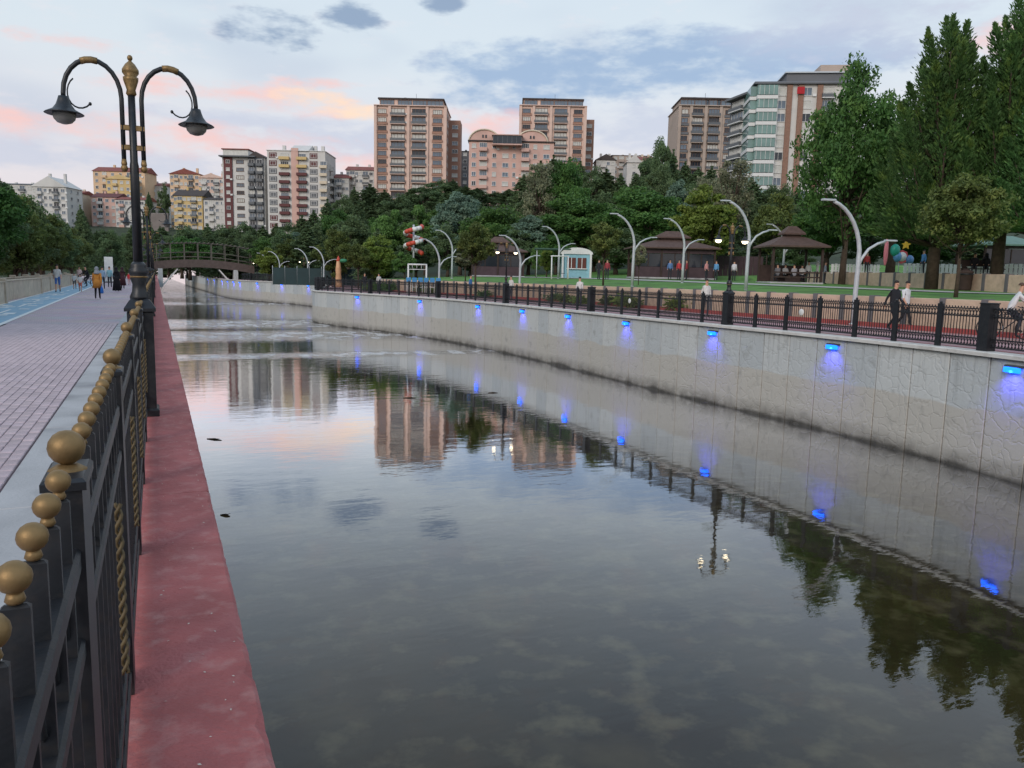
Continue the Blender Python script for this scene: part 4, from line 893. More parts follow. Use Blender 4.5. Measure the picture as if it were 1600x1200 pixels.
# pink building with two arched gables, seen on its corner
b, Wd, H = bld('apartment_house', 'pink apartment house with curved gables and a dark glazed corner', 733, 866, 222, 262, 16, PINK)
fh = 2.95; nf = 8; z0 = H - nf * fh
facade(b, (-Wd / 2, 0, 0), 0, [(1.6, 1.4, 'w'), (4.6, 2.6, 's'), (8.2, 1.3, 'w'), (11.8, 2.0, 'w'), (14.6, 1.0, 'w'), (18.2, 2.6, 's'), (21.4, 1.2, 'w'), (25, 2.0, 'w')], z0, fh, nf, FR_W, 1.5, PINK)
for x in (-Wd * .32, Wd * .24):
    n = 14; vs = [(x + 4.9 * math.cos(math.pi * i / n), y, H + 3.6 * math.sin(math.pi * i / n)) for y in (-.1, 15.8) for i in range(n + 1)]; k = n + 1
    MB().add(vs, [tuple(range(k))[::-1], tuple(range(k, 2 * k))] + [(i, i + 1, k + i + 1, k + i) for i in range(n)]).build('arched_gable', PINK, b)
    MB().tube([(x + 5.0 * math.cos(math.pi * i / n), -.25, H + 3.75 * math.sin(math.pi * i / n)) for i in range(n + 1)], .25, 6).build('gable_trim', CREAM, b)
    for dx in (-.5, .5): MB().box((x + dx, -.2, H + 1.6), (.5, .2, .9)).build('slit_window', GLASS_D, b)
MB().box((-1.4, -1.6, H - 1.2), (9.5, 3.2, .35)).box((-1.4, -1.6, H + 1.7), (9.9, 3.5, .3)).build('corner_slab', PINK, b)
o = MB().box((-1.4, -1.5, H + .25), (9.0, 2.8, 2.4)).build('glazed_corner', GLASS_D, b)
for i in range(7): MB().box((-5.9 + i * 1.5, -2.95, H + .25), (.12, .1, 2.5)).build('mullion', GREYR, b)
MB().bev((0, 8, H + .2), (Wd + .8, 17, .4), .1).build('roof', DARKR, b)
# white and maroon blocks
b, Wd, H = bld('apartment_block', 'white block with a maroon strip and dark grey balconies under a flat dark top', 347, 413, 246, 322, 18, OFFW)
fh = 3.0; nf = 9; z0 = H - nf * fh - .3; partbox(b, 'maroon_strip', (-Wd * .36, -.2, H / 2), (Wd * .2, .5, H - .2), MAROON); partbox(b, 'grey_strip', (Wd * .30, -.2, H / 2), (Wd * .36, .5, H - .2), GREYR)
facade(b, (-Wd / 2, -.45, 0), 0, [(Wd * .14, 1.5, 'w'), (Wd * .70, 2.4, 'b'), (Wd * .89, 2.4, 'b')], z0, fh, nf, FR_W, 1.4, GREYR); facade(b, (-Wd / 2, 0, 0), 0, [(Wd * .42, 3.0, 'w')], z0, fh, nf, FR_B, 1.5); facade(b, (-Wd / 2, 12, 0), R(-90), [(4, 2.2, 's'), (9, 2.2, 's')], z0, fh, nf, FR_W, 1.5, OFFW)
partbox(b, 'top_slab', (-Wd * .12, 6, H + .25), (Wd * .85, 16, .5), GREYR); partbox(b, 'penthouse', (-Wd * .2, 7, H + 1.8), (Wd * .6, 12, 2.6), GLASS_C); MB().bev((-Wd * .2, 7, H + 3.3), (Wd * .66, 13, .4), .12).build('roof', REDR, b)
gable(b, Wd * .1, Wd * .5, 0, 16, H, 2.4, DARKR, 'roof', 'y')
b, Wd, H = bld('apartment_block', 'white block with maroon and yellow balconies beside the maroon-strip block', 417, 508, 236, 316, 18, OFFW)
nf = 10; z0 = H - nf * fh - .3; partbox(b, 'pink_strip', (-Wd * .02, -.2, H / 2 + .6), (Wd * .12, .5, H + 1), PINK)
for f in range(nf):
    m_ = YELL if f >= nf - 2 else MAROON
    for x in (.30, .60): o = inst(balc_mesh(4.0, 1.3, m_, 'solid'), 'balcony', b, ((x - .5) * Wd, 0, z0 + f * fh + .02))
facade(b, (-Wd / 2, 0, 0), 0, [(Wd * .30, 3.2, 'w'), (Wd * .60, 3.2, 'w'), (Wd * .10, 2.2, 'w'), (Wd * .80, 2.2, 'w'), (Wd * .46, .9, 'w')], z0, fh, nf, FR_W, 1.6)
for f in range(nf):
    for x in (.10, .80): partbox(b, 'window_surround', ((x - .5) * Wd, -.03, z0 + f * fh + .52 * fh), (3.0, .16, 2.1), MAROON if f in (0, 1, nf - 1, nf - 2) else GREYR)
facade(b, (-Wd / 2 + Wd * .9, 0, 0), 0, [(1.6, 2.8, 's')], z0, fh, nf - 1, FR_W, 1.5, CREAM)
facade(b, (Wd / 2, 0, 0), R(90), [(3, 1.4, 'w'), (8, 2.4, 's'), (13, 1.4, 'w')], z0, fh, nf - 1, FR_W, 1.5, OFFW)
gable(b, -Wd * .10, Wd * .20, -.3, 14, H, 3.2, OFFW, 'gable', 'x', .3)
for x in (-.3, .05, .25, .38): MB().box((x * Wd, 8, H + 1.6), (1.2, 1.2, 3.2)).build('chimney', OFFW, b)
MB().bev((0, 9, H + .15), (Wd + .5, 18.6, .3), .1).build('roof', OFFW, b)
# curved green-glass block
b, Wd, H = bld('apartment_block', 'large block with green glazed balconies and white floor bands behind the trees', 1186, 1345, 132, 205, 22, OFFW, R(-6), 20, GREYR, .6, 1.0)
GREENG = mat('green_glass', (112, 142, 136), .12, .25, .3, spec=.8); GW = mat('band_white', (216, 216, 214), .6, .05); BRNC = mat('brown_cladding', (140, 108, 92), .7, .15)
fh = 3.15; nf = 10; z0 = H - nf * fh - .2
for f in range(nf):
    z = z0 + f * fh
    MB().box((-Wd * .41, -.9, z), (Wd * .2, 2.0, .85)).build('floor_band', GW, b); MB().box((-Wd * .41, -.85, z + 1.75), (Wd * .19, 1.7, 2.3)).build('glazed_balcony', GREENG, b)
    for i in range(5): MB().box((-Wd * .5 + .3 + i * Wd * .045, -1.75, z + 1.75), (.09, .12, 2.3)).build('mullion', FR_W, b)
    MB().box((-Wd * .5 - .8, 6, z), (2.0, 12.5, .85)).build('floor_band', GW, b); MB().box((-Wd * .5 - .75, 6, z + 1.75), (1.7, 12, 2.3)).build('glazed_balcony', GREENG, b)
facade(b, (-Wd / 2, 0, 0), 0, [(Wd * .24, 2.2, 'w'), (Wd * .48, 2.4, 'w'), (Wd * .68, 3.2, 'b'), (Wd * .88, 2.6, 'w')], z0, fh, nf, FR_W, 2.1, GW)
for x in (-.19, -.08, .10): MB().box((x * Wd, -.25, H / 2), (1.3, .55, H - .4)).build('brown_pilaster', BRNC, b)
w2 = thing('apartment_block', 'darker left wing of the green-glass block with stepped white balconies', 'building', (0, 0, 0)); a = atY(1142, 160, 222); c = atY(1190, 148, 208); g = tz(a.x, a.y) - 1; w2.location = ((a.x + c.x) / 2, (a.y + c.y) / 2, g); w2.rotation_euler = (0, 0, math.atan2(c.y - a.y, c.x - a.x)); Lw = (Vector((c.x, c.y)) - Vector((a.x, a.y))).length; H2 = a.z - g
MB().box((0, 5, H2 / 2), (Lw, 10, H2)).build('wall', GREYR, w2); MB().bev((0, 4.4, H2 + .3), (Lw + 1.2, 12, .6), .15).build('roof', GREYR, w2)
facade(w2, (-Lw / 2, 0, 0), 0, [(Lw * .26, Lw * .42, 'b'), (Lw * .74, Lw * .3, 'w')], H2 - 31, 3.1, 10, FR_W, 2.1, GW)
partbox(b, 'roof_room', (Wd * .1, 9, H + 2.0), (Wd * .6, 12, 2.9), GREYR); MB().bev((Wd * .1, 9, H + 3.6), (Wd * .64, 13, .35), .1).build('roof_room_cap', GALV, b); partbox(b, 'roof_room', (Wd * .3, 10, H + 5.0), (Wd * .3, 8, 2.4), TAUPE); MB().box((Wd * -.09, -.95, H - 1.6), (1.8, .12, 1.7)).build('red_banner', mat('red_cloth', (176, 40, 48), .8, .1), b)
# lower and farther houses
def house(label, px0, px1, ytop, Yd, wm, rm, nf, cols, rh=2.2, along='x', name='apartment_house', depth=12, kind=None, balm=None):
    b, Wd, H = bld(name, label, px0, px1, ytop, Yd, depth, wm); fh_ = 2.9; z0 = H - nf * fh_
    facade(b, (-Wd / 2, 0, 0), 0, [(x * Wd, w_, k) for x, w_, k in cols], z0, fh_, nf, FR_W, 1.4, balm or wm)
    gable(b, -Wd / 2, Wd / 2, 0, depth, H, rh, rm, 'roof', along)
    for x in (-.2, .25): MB().box((x * Wd, depth * .5, H + rh * .8), (.9, .9, rh * 1.2)).build('chimney', wm, b)
    if kind: facade(b, (Wd / 2, 0, 0), R(90), [(depth * .3, 1.4, 'w'), (depth * .7, 1.4, 'w')], z0, fh_, nf, FR_W, 1.4)
    return b
W3 = [(.12, 1.3, 'w'), (.36, 2.2, 's'), (.62, 1.4, 'w'), (.86, 1.3, 'w')]; W4 = [(.07, 1.3, 'w'), (.22, 2.2, 's'), (.38, 1.3, 'w'), (.53, 1.3, 'w'), (.70, 2.4, 'b'), (.90, 1.6, 'w')]
house('grey house with dark red roof beside the peach tower', 541, 584, 266, 330, OFFW, REDR, 6, W4)
house('low white house with red roof left of the grey one', 522, 545, 278, 326, OFFW, REDR, 5, W3)
house('narrow grey block between the tower and the pink house', 711, 732, 236, 345, GREYR, DARKR, 9, [(.3, 2.0, 's'), (.75, 1.6, 'w')], 1.0)
house('small white house with grey roof on the ridge', 932, 962, 250, 330, OFFW, DARKR, 4, W3, 2.4, 'y')
house('small white house with a pointed gable on the ridge', 980, 1002, 254, 335, OFFW, OFFW, 3, [(.5, 1.4, 'w')], 3.2, 'y')
house('small house with a red roof on the ridge', 1000, 1022, 250, 340, CREAM, REDR, 3, W3)
house('flat grey house behind the ridge houses', 958, 1018, 243, 360, TAUPE, DARKR, 4, W4, .8)
house('white block with dark glazed top floor behind the promenade trees', -6, 52, 288, 330, OFFW, GREYR, 8, W4, 1.0)
house('white gabled block with small dark windows behind the promenade trees', 50, 103, 292, 325, OFFW, OFFW, 8, W4, 4.2, 'y', kind=1)
house('low cream block with balconies and red roof beside the white gabled block', 103, 126, 302, 345, CREAM, REDR, 6, W3, 1.6)
house('orange-topped block with red roof behind the tall double lamp', 145, 226, 268, 370, ORNG, REDR, 8, W4, 2.6, 'x')
house('orange gabled block standing before the red-roofed one', 165, 205, 280, 362, YELL, YELL, 6, W3, 2.0, 'y')
house('pale pink block with a maroon roof band below the orange block', 142, 182, 308, 345, PINK, MAROON, 9, W3, 2.2, 'x', balm=OFFW)
house('pale white and pink block with red hip roof beside the maroon-roofed one', 180, 226, 312, 342, OFFW, REDR, 9, W4, 1.6, 'x', balm=PINK)
house('white house with dark red roof between the two coloured groups', 228, 258, 290, 380, OFFW, REDR, 7, W3, 1.8)
house('cream block with a shallow gable above the yellow house', 265, 312, 272, 360, ORNG, REDR, 8, W4, 2.4, 'y')
house('long pale peach block stepping down beside the maroon-strip block', 310, 350, 278, 358, PEACH, PEACH, 8, W4, 2.0, 'y', balm=OFFW)
house('yellow house with a dark grey hipped roof above the arch bridge', 271, 316, 306, 335, YELL, DARKR, 7, W4, 3.0, 'x', kind=1)
house('white balconied block between the yellow house and the maroon-strip block', 318, 352, 312, 332, OFFW, DARKR, 7, W3, 1.4)
SLOPEW = thing('hillside_wall', 'grey concrete slope wall between the houses beyond the bridge', 'wall', atY(250, 345, 320)); MB().bev((0, 0, -4), (7, 1.2, 14), .2).build('face', mat('slope_concrete', (126, 118, 114), .9, .15, .4), SLOPEW)
# ---------------------------------------------------------------- wooden arch bridge with pergola railing
WOODB = mat('bridge_wood', (92, 80, 76), .8, .2, 2, .3, 20); WOODG = mat('pergola_wood', (98, 94, 86), .8, .2, 3)
A_ = Vector((-56.2, 152.3, 0)); B_ = A_ + LN * 12.6; br = thing('arch_bridge', 'brown wooden arch bridge with tall pergola sides across the canal', 'bridge', (A_ + B_) / 2 - LN * 2.2, math.atan2(LN.y, LN.x) + math.pi)
NA = 18; LB = 20.0
def az_(x): return 3.7 - .95 * (2 * x / LB) ** 2
for sy in (-1.5, 1.5):
    vs = []
    for i in range(NA + 1):
        x = -LB / 2 + LB * i / NA; zt = az_(x); zb = 2.25 - 1.0 * (2 * x / LB) ** 2
        for y in (sy - .12, sy + .12): vs += [(x, y, zb), (x, y, zt)]
    fs = []
    for i in range(NA):
        k = 4 * i; fs += [(k, k + 4, k + 5, k + 1), (k + 2, k + 3, k + 7, k + 6), (k + 1, k + 5, k + 7, k + 3), (k, k + 2, k + 6, k + 4)]
    MB().add(vs, fs + [(0, 1, 3, 2), (4 * NA, 4 * NA + 2, 4 * NA + 3, 4 * NA + 1)]).build('side_beam', WOODB, br)
    for i in range(9):
        x = -LB / 2 + .5 + (LB - 1) * i / 8; MB().bev((x, sy, az_(x) + 1.5), (.16, .16, 3.3), .01).build('post', WOODG, br)
    for dz in (.5, 1.35, 3.05): MB().tube([(x, sy, az_(x) + dz) for x in np.linspace(-LB / 2, LB / 2, 13)], .07, 6).build('rail', WOODG, br)
for i in range(26):
    x = -LB / 2 + .2 + (LB - .4) * i / 25; MB().bev((x, 0, az_(x) + 3.22), (.10, 3.9, .16), .01).build('rafter', WOODG, br)
    MB().bev((x, 0, az_(x) - .1), (.58, 3.0, .08), .01).build('deck_plank', WOODB, br)
for sx_ in (-1, 1):
    MB().box((sx_ * 6.6, 0, .2), (.8, 3.4, 3.4)).build('abutment', PANEL, br)
    for sy in (-1.2, 1.2): MB().bar((sx_ * 6.6, sy, -1.6), (sx_ * 3.6, sy, 1.9), .22).build('strut', WHITE, br)
# ---------------------------------------------------------------- planters along the cycle lane
PLP = mat('planter_stone', (190, 176, 158), .85, .16, 3, .4, 20, rand=.06)
def planter(s0, s1, lab):
    o0 = ll((s0 + s1) / 2) + .25; L_ = s1 - s0; c = lp((s0 + s1) / 2, o0 + .7); t = thing('planter', lab, 'planter', (c.x, c.y, -.02), LRZ, 'stone planters beside the cycle lane')
    n = max(2, int(L_ / 1.7))
    for sx_ in (-.7, .7):
        for i in range(n): MB().bev((sx_, -L_ / 2 + (i + .5) * L_ / n, .47), (.16, L_ / n - .04, .94), .012).build('stone_panel', PLP, t)
    for sy in (-1, 1):
        for i in range(3): MB().bev((-.46 + i * .46, sy * (L_ / 2 - .09), .48), (.42, .18, .97), .012).build('end_panel', PLP, t)
    for sx_ in (-.7, .7):
        for sy in (-1, 1): MB().bev((sx_, sy * (L_ / 2 - .1), .55), (.30, .30, 1.12), .02).build('pillar', PLP, t)
    MB().bev((0, 0, .45), (1.25, L_ - .3, .86), .02).build('soil', mat('soil', (62, 52, 42), .95, .3, 4), t)
    f = MB(); 
    for sx_ in (-1, 1): MB().bev((sx_ * .70, 0, .965), (.26, L_ - .5, .05), .01).build('cap', PLP, t)
for s0, s1, lab in [(27, 40.8, 'long beige stone planter before the first promenade trees'), (42.4, 56.5, 'beige stone planter with grey pillars next to the jogger'), (58.5, 64, 'short beige planter behind the jogger'), (66, 72, 'beige planter beyond the cyclist'), (74, 84, 'far beige planter near the walkers'), (86, 100, 'farthest beige planter towards the bridge')]: planter(s0, s1, lab)
# ---------------------------------------------------------------- park buildings
ROOFB = mat('gazebo_roof', (92, 74, 68), .85, .2, 4, .4, 12); WOODD = mat('dark_wood', (64, 50, 46), .75, .2, 4); PLUM = mat('plum_boards', (74, 58, 64), .75, .18, 2)
def hiproof(mb, w, d, z, h, t=.12, r=.35):
    x, y = w / 2, d / 2; a, b = x * r, y * r * .6
    return mb.add([(-x, -y, z), (x, -y, z), (x, y, z), (-x, y, z), (-a, -b, z + h), (a, -b, z + h), (a, b, z + h), (-a, b, z + h), (-x, -y, z - t), (x, -y, z - t), (x, y, z - t), (-x, y, z - t)],
        [(0, 1, 5, 4), (1, 2, 6, 5), (2, 3, 7, 6), (3, 0, 4, 7), (4, 5, 6, 7), (8, 9, 1, 0), (9, 10, 2, 1), (10, 11, 3, 2), (11, 8, 0, 3), (11, 10, 9, 8)])
def gazebo(px, Yd, w, d, lab, eave=2.75, walls=False, cap=True, yaw=0., roofm=None, name='gazebo'):
    p = atY(px, 440, Yd); g = tz(p.x, p.y); t = thing(name, lab, 'gazebo', (p.x, p.y, g - .03), yaw)
    hiproof(MB(), w + .9, d + .9, eave, .75).build('roof', roofm or ROOFB, t)
    if cap: hiproof(MB(), w * .45, d * .45, eave + 1.0, .55).box((0, 0, eave + .85), (w * .3, d * .3, .4)).build('roof_cap', roofm or ROOFB, t)
    nx_ = max(2, int(w / 2.4) + 1)
    for i in range(nx_):
        for sy in (-1, 1): MB().bev((-w / 2 + w * i / (nx_ - 1), sy * d / 2, eave / 2), (.16, .16, eave), .01).build('post', WOODD, t)
    MB().bev((0, 0, .05), (w + .3, d + .3, .14), .02).build('floor', CONC, t)
    for i in range(nx_ - 1):
        x = -w / 2 + w * (i + .5) / (nx_ - 1); ww = w / (nx_ - 1) - .2
        if walls:
            MB().box((x, -d / 2, .55), (ww, .07, 1.0)).build('board_panel', PLUM, t); o = MB().box((x, -d / 2 + .02, 1.65), (ww, .04, 1.15)).build('window', GLASS_D, t); MB().box((x, -d / 2, 1.65), (.07, .09, 1.15)).build('mullion', WOODD, o); MB().box((x, -d / 2, 2.48), (ww, .07, .42)).build('board_panel', PLUM, t)
        else:
            for z in (.85, .5): MB().box((x, -d / 2, z), (ww, .06, .10)).build('rail', WOODD, t)
        MB().box((x, d / 2, .8), (ww, .06, 1.3)).build('back_panel', WOODD, t)
    MB().bev((0, 0, .80), (w * .5, .9, .06), .01).box((0, 0, .45), (.3, .5, .68)).build('table', WOODD, t)
    for sy in (-1, 1): MB().bev((0, sy * .85, .52), (w * .5, .34, .06), .01).box((0, sy * .85, .31), (w * .3, .2, .40)).build('bench', WOODD, t)
    return t
gazebo(1232, 62, 3.7, 3.4, 'open brown gazebo with people at its table behind the lawn', 2.85)
gazebo(1046, 74, 7.2, 4.0, 'long brown pavilion with plum board walls and dark windows', 2.8, True)
gazebo(778, 86, 5.4, 4, 'small brown gazebo among the trees beside the yellow bush', 2.7, True)
gazebo(1552, 66, 4.2, 4, 'kiosk with a pale green hipped roof behind the terrace wall', 2.6, True, False, 0, mat('green_sheet_roof', (112, 142, 128), .6, .12, 2), 'kiosk')
p = atY(1140, 440, 80); t = thing('board_fence', 'plum-brown board fence between the pavilion and the open gazebo', 'fence', (p.x, p.y, tz(p.x, p.y) - .05))
for i in range(14): MB().bev((-3.5 + i * .5, 0, 1.0), (.47, .05, 2.0), .008).build('board', PLUM, t)
for x in (-3.6, 0, 3.6): MB().bev((x, .07, 1.05), (.1, .1, 2.1), .01).build('post', WOODD, t)
# blue and white kiosk
p = atY(900, 440, 76); k = thing('kiosk', 'pale blue kiosk with a white arched front and red-brown windows', 'kiosk', (p.x, p.y, tz(p.x, p.y) - .04)); KB = mat('kiosk_blue', (142, 190, 204), .6, .1)
MB().box((0, 1.3, 1.15), (2.7, 2.6, 2.3)).build('wall', KB, k); n = 10
vs = [(1.55 * math.cos(math.pi * i / n), y, 2.3 + .62 * math.sin(math.pi * i / n)) for y in (-.12, 2.7) for i in range(n + 1)]; MB().add(vs, [tuple(range(n + 1))[::-1], tuple(range(n + 1, 2 * n + 2))] + [(i, i + 1, n + 2 + i, n + 1 + i) for i in range(n)]).build('arched_roof', WHITE, k)
for x in (-.5, .5): o = MB().box((x, -.04, 1.45), (.82, .12, 1.0)).build('window', mat('kiosk_pane', (96, 52, 44), .4, .2), k); MB().box((x, -.12, 1.45), (.06, .06, 1.0)).box((x, -.12, .92), (.95, .16, .08)).build('frame', WHITE, o)
for x in (-1.33, 1.33): MB().box((x, -.1, 1.15), (.18, .2, 2.3)).build('corner_post', WHITE, k)
MB().box((-2.3, 1.3, 2.75), (3.4, 3.0, .12), 0).build('awning', mat('green_awning', (70, 96, 84), .8, .15), k)
for x in (-3.8,): MB().tube([(x, .1, 0), (x, .1, 2.7)], .05, 6).build('awning_post', GALV, k)
p = atY(874, 440, 73); t = thing('swing_frame', 'white A-frame swing beside the pale blue kiosk', 'swing', (p.x, p.y, tz(p.x, p.y) - .03))
for x in (-.75, .75):
    for sy in (-.6, .6): MB().tube([(x, sy, 0), (x, 0, 2.1)], .05, 8).build('leg', WHITE, t)
MB().tube([(-.85, 0, 2.1), (.85, 0, 2.1)], .05, 8).build('top_bar', WHITE, t)
for x in (-.3, .3): MB().tube([(x - .14, 0, 2.1), (x - .14, 0, .55)], .012, 5).tube([(x + .14, 0, 2.1), (x + .14, 0, .55)], .012, 5).box((x, 0, .53), (.36, .2, .04)).build('swing_seat', BLACK, t)
# playground: white frame with blue pads, red and white spiral, painted column, teal court fence
p = atY(660, 440, 70); t = thing('play_frame', 'white playground frame with a row of blue pads', 'play equipment', (p.x, p.y, tz(p.x, p.y) - .04)); BLUP = mat('blue_pad', (62, 132, 182), .5, .1)
for x in (-1.25, .35): MB().tube([(x, 0, 0), (x, 0, 2.7)], .07, 8).build('upright', WHITE, t)
MB().tube([(-1.3, 0, 2.68), (.4, 0, 2.68)], .07, 8).tube([(-1.3, 0, 2.25), (.4, 0, 2.25)], .03, 6).build('crossbar', WHITE, t)
for i in range(3): MB().tube([(-.9 + i * .4, 0, 2.66), (-.9 + i * .4, 0, 2.3)], .02, 5).build('hanger', WHITE, t)
for i in range(6):
    x = -1.15 + i * .52; MB().bev((x, -.5, 1.35), (.40, .16, .38), .04).build('blue_pad', BLUP, t); MB().tube([(x - .17, -.5, 0), (x - .17, -.5, 1.2)], .035, 6).tube([(x + .17, -.5, 0), (x + .17, -.5, 1.2)], .035, 6).bar((x - .17, -.5, .7), (x + .17, -.5, .7), .04).build('pad_frame', WHITE, t)
p = atY(646, 440, 96); t = thing('spiral_slide', 'red and white spiral slide rising out of the bushes', 'slide', (p.x, p.y, tz(p.x, p.y) - .05)); RS = mat('slide_red', (196, 78, 58), .5, .1)
hz = p.z; MB().tube([(0, 0, 0), (0, 0, 6.4)], .12, 8).build('mast', GALV, t)
for i in range(26):
    a = i * .5; z = 3.0 + i * .125; q = Vector((1.0 * math.cos(a), 1.0 * math.sin(a), z)); q2 = Vector((1.0 * math.cos(a + .55), 1.0 * math.sin(a + .55), z + .135)); MB().tube([q, (q + q2) / 2 + Vector((.04 * math.cos(a), .04 * math.sin(a), 0)), q2], .27, 9).build('slide_segment', WHITE if (i // 2) % 2 else RS, t)
p = atY(529, 440, 92); t = thing('painted_column', 'peach painted column topped with a red cone and green leaf', 'sculpture', (p.x, p.y, max(.1, tz(p.x, p.y)) - .03))
MB().lathe([(.42, 0), (.40, .3), (.30, 1.5), (.34, 2.0), (.22, 2.9), (.18, 3.0)], n=12).build('column', mat('peach_paint', (206, 160, 122), .6, .2, 2), t); MB().lathe([(.2, 3.0), (.26, 3.1), (.02, 3.6)], n=10).build('cone', RS, t); MB().ball((.55, 0, 3.05), .5, 10, (1, .5, .45)).build('leaf', mat('leaf_paint', (52, 128, 92), .5, .1), t)
p = atY(500, 440, 104); t = thing('court_fence', 'dark teal sports court fence behind the playground', 'fence', (p.x, p.y, max(.1, tz(p.x, p.y)) - .1)); TEAL = mat('teal_sheet', (30, 56, 60), .6, .15, 1)
for i in range(9): MB().bev((-5.4 + i * 1.6, 0, 1.15), (1.55, .05, 2.2), .01).build('sheet_panel', TEAL, t); MB().tube([(-6.2 + i * 1.6, .05, 0), (-6.2 + i * 1.6, .05, 2.5)], .045, 6).build('post', GALV, t)
# low white pickets on the terrace, bin and balloons
for j, (px, Yd) in enumerate(((1335, 66), (1455, 56), (1560, 50))):
    p = atY(px, 440, Yd); t = thing('picket_fence', 'low white picket fence on the terrace behind the beige wall', 'fence', (p.x, p.y, tz(p.x, p.y) - .03), 0, 'white terrace fences')
    for i in range(14): MB().bev((-1.9 + i * .29, 0, .40), (.22, .04, .80 + .06 * (i % 2)), .01).build('picket', WHITE, t)
    for z in (.25, .62): MB().box((0, .04, z), (4.1, .04, .07)).build('rail', WHITE, t)
p = Vector((WALLX - .65, 45.6, 0)); t = thing('litter_bin', 'dark brown bin standing against the beige terrace wall', 'bin', (p.x, p.y, tz(p.x, p.y) - .02)); MB().lathe([(.30, 0), (.34, .1), (.38, 1.0), (.40, 1.02), (.40, 1.1), (.1, 1.22)], n=14).build('body', WOODD, t); MB().lathe([(.405, .9), (.415, .94), (.405, .98)], n=14).build('rim', BLACK, t)
p = atY(1402, 440, 58); g = tz(p.x, p.y); t = thing('balloon_stand', 'balloon seller\'s bunch with a yellow star, teal and pink balloons', 'balloons', (p.x, p.y, g - .02))
MB().tube([(0, 0, 0), (0, 0, 1.5)], .03, 6).lathe([(.3, 0), (.3, .05), (.05, .07)], n=12).build('stand', GALV, t)
for c, x, z, sc in (((48, 160, 140), -.35, 1.75, (.36, .3, .46)), ((92, 150, 200), -.15, 1.3, (.30, .26, .40)), ((238, 190, 60), .40, 2.15, (.22, .12, .22)), ((206, 84, 92), .15, 1.3, (.42, .10, .42)), ((224, 132, 144), -1.0, 1.6, (.16, .16, 1.0)), ((228, 228, 226), .15, 1.3, (.32, .14, .3)), ((96, 140, 190), .75, 1.1, (.3, .26, .34))):
    o = MB().ball((x, 0 if c[0] != 228 else -.02, z), 1.0, 14, sc)
    if c == (238, 190, 60): o = MB(); vs = [((.34 if i % 2 == 0 else .16) * math.sin(math.pi * i / 5) + x, y, (.34 if i % 2 == 0 else .16) * math.cos(math.pi * i / 5) + z) for y in (-.07, .07) for i in range(10)]; o.add(vs, [tuple(range(10)), tuple(range(10, 20))[::-1]] + [(i, 10 + i, 10 + (i + 1) % 10, (i + 1) % 10) for i in range(10)])
    elif c == (206, 84, 92): o = MB(); n_ = 16; vs = [((.50 - .06 * (i % 2)) * math.sin(2 * math.pi * i / n_) + x, y, (.50 - .06 * (i % 2)) * math.cos(2 * math.pi * i / n_) + z) for y in (-.06, .04) for i in range(n_)]; o.add(vs, [tuple(range(n_)), tuple(range(n_, 2 * n_))[::-1]] + [(i, n_ + i, n_ + (i + 1) % n_, (i + 1) % n_) for i in range(n_)])
    elif c == (228, 228, 226): o = MB().lathe([(.34, -.02), (.34, .02)], (x, -.08, z), 16, Matrix.Rotation(R(90), 3, 'X'))
    o.build('balloon', mat('balloon_%d_%d' % (c[0], c[1]), c, .35, .05), t); MB().tube([(x, .03, z - sc[2] * .8), (0, .03, 1.0)], .006, 4).build('string', BLACK, t)
p = atY(1536, 440, 48.2); t = thing('park_bench', 'dark bench on the terrace under the people in black', 'bench', (p.x, p.y + .05, tz(p.x, p.y) - .01))
MB().bev((0, 0, .43), (2.4, .42, .05), .01).build('seat', WOODD, t); MB().bev((0, .22, .75), (2.4, .05, .35), .01).build('backrest', WOODD, t)
for x in (-1.0, 1.0): MB().box((x, 0, .2), (.08, .38, .41)).build('leg', BLACK, t)
# white sign pillar near the walkers
p = lp(104, 5.0); t = thing('sign_pillar', 'white information pillar beyond the walkers on the promenade', 'sign', (p.x, p.y, -.02), LRZ); MB().bev((0, 0, 1.5), (.9, .25, 3.0), .03).build('panel', WHITE, t); MB().bev((0, 0, .08), (1.2, .5, .16), .03).build('foot', GREYP, t)
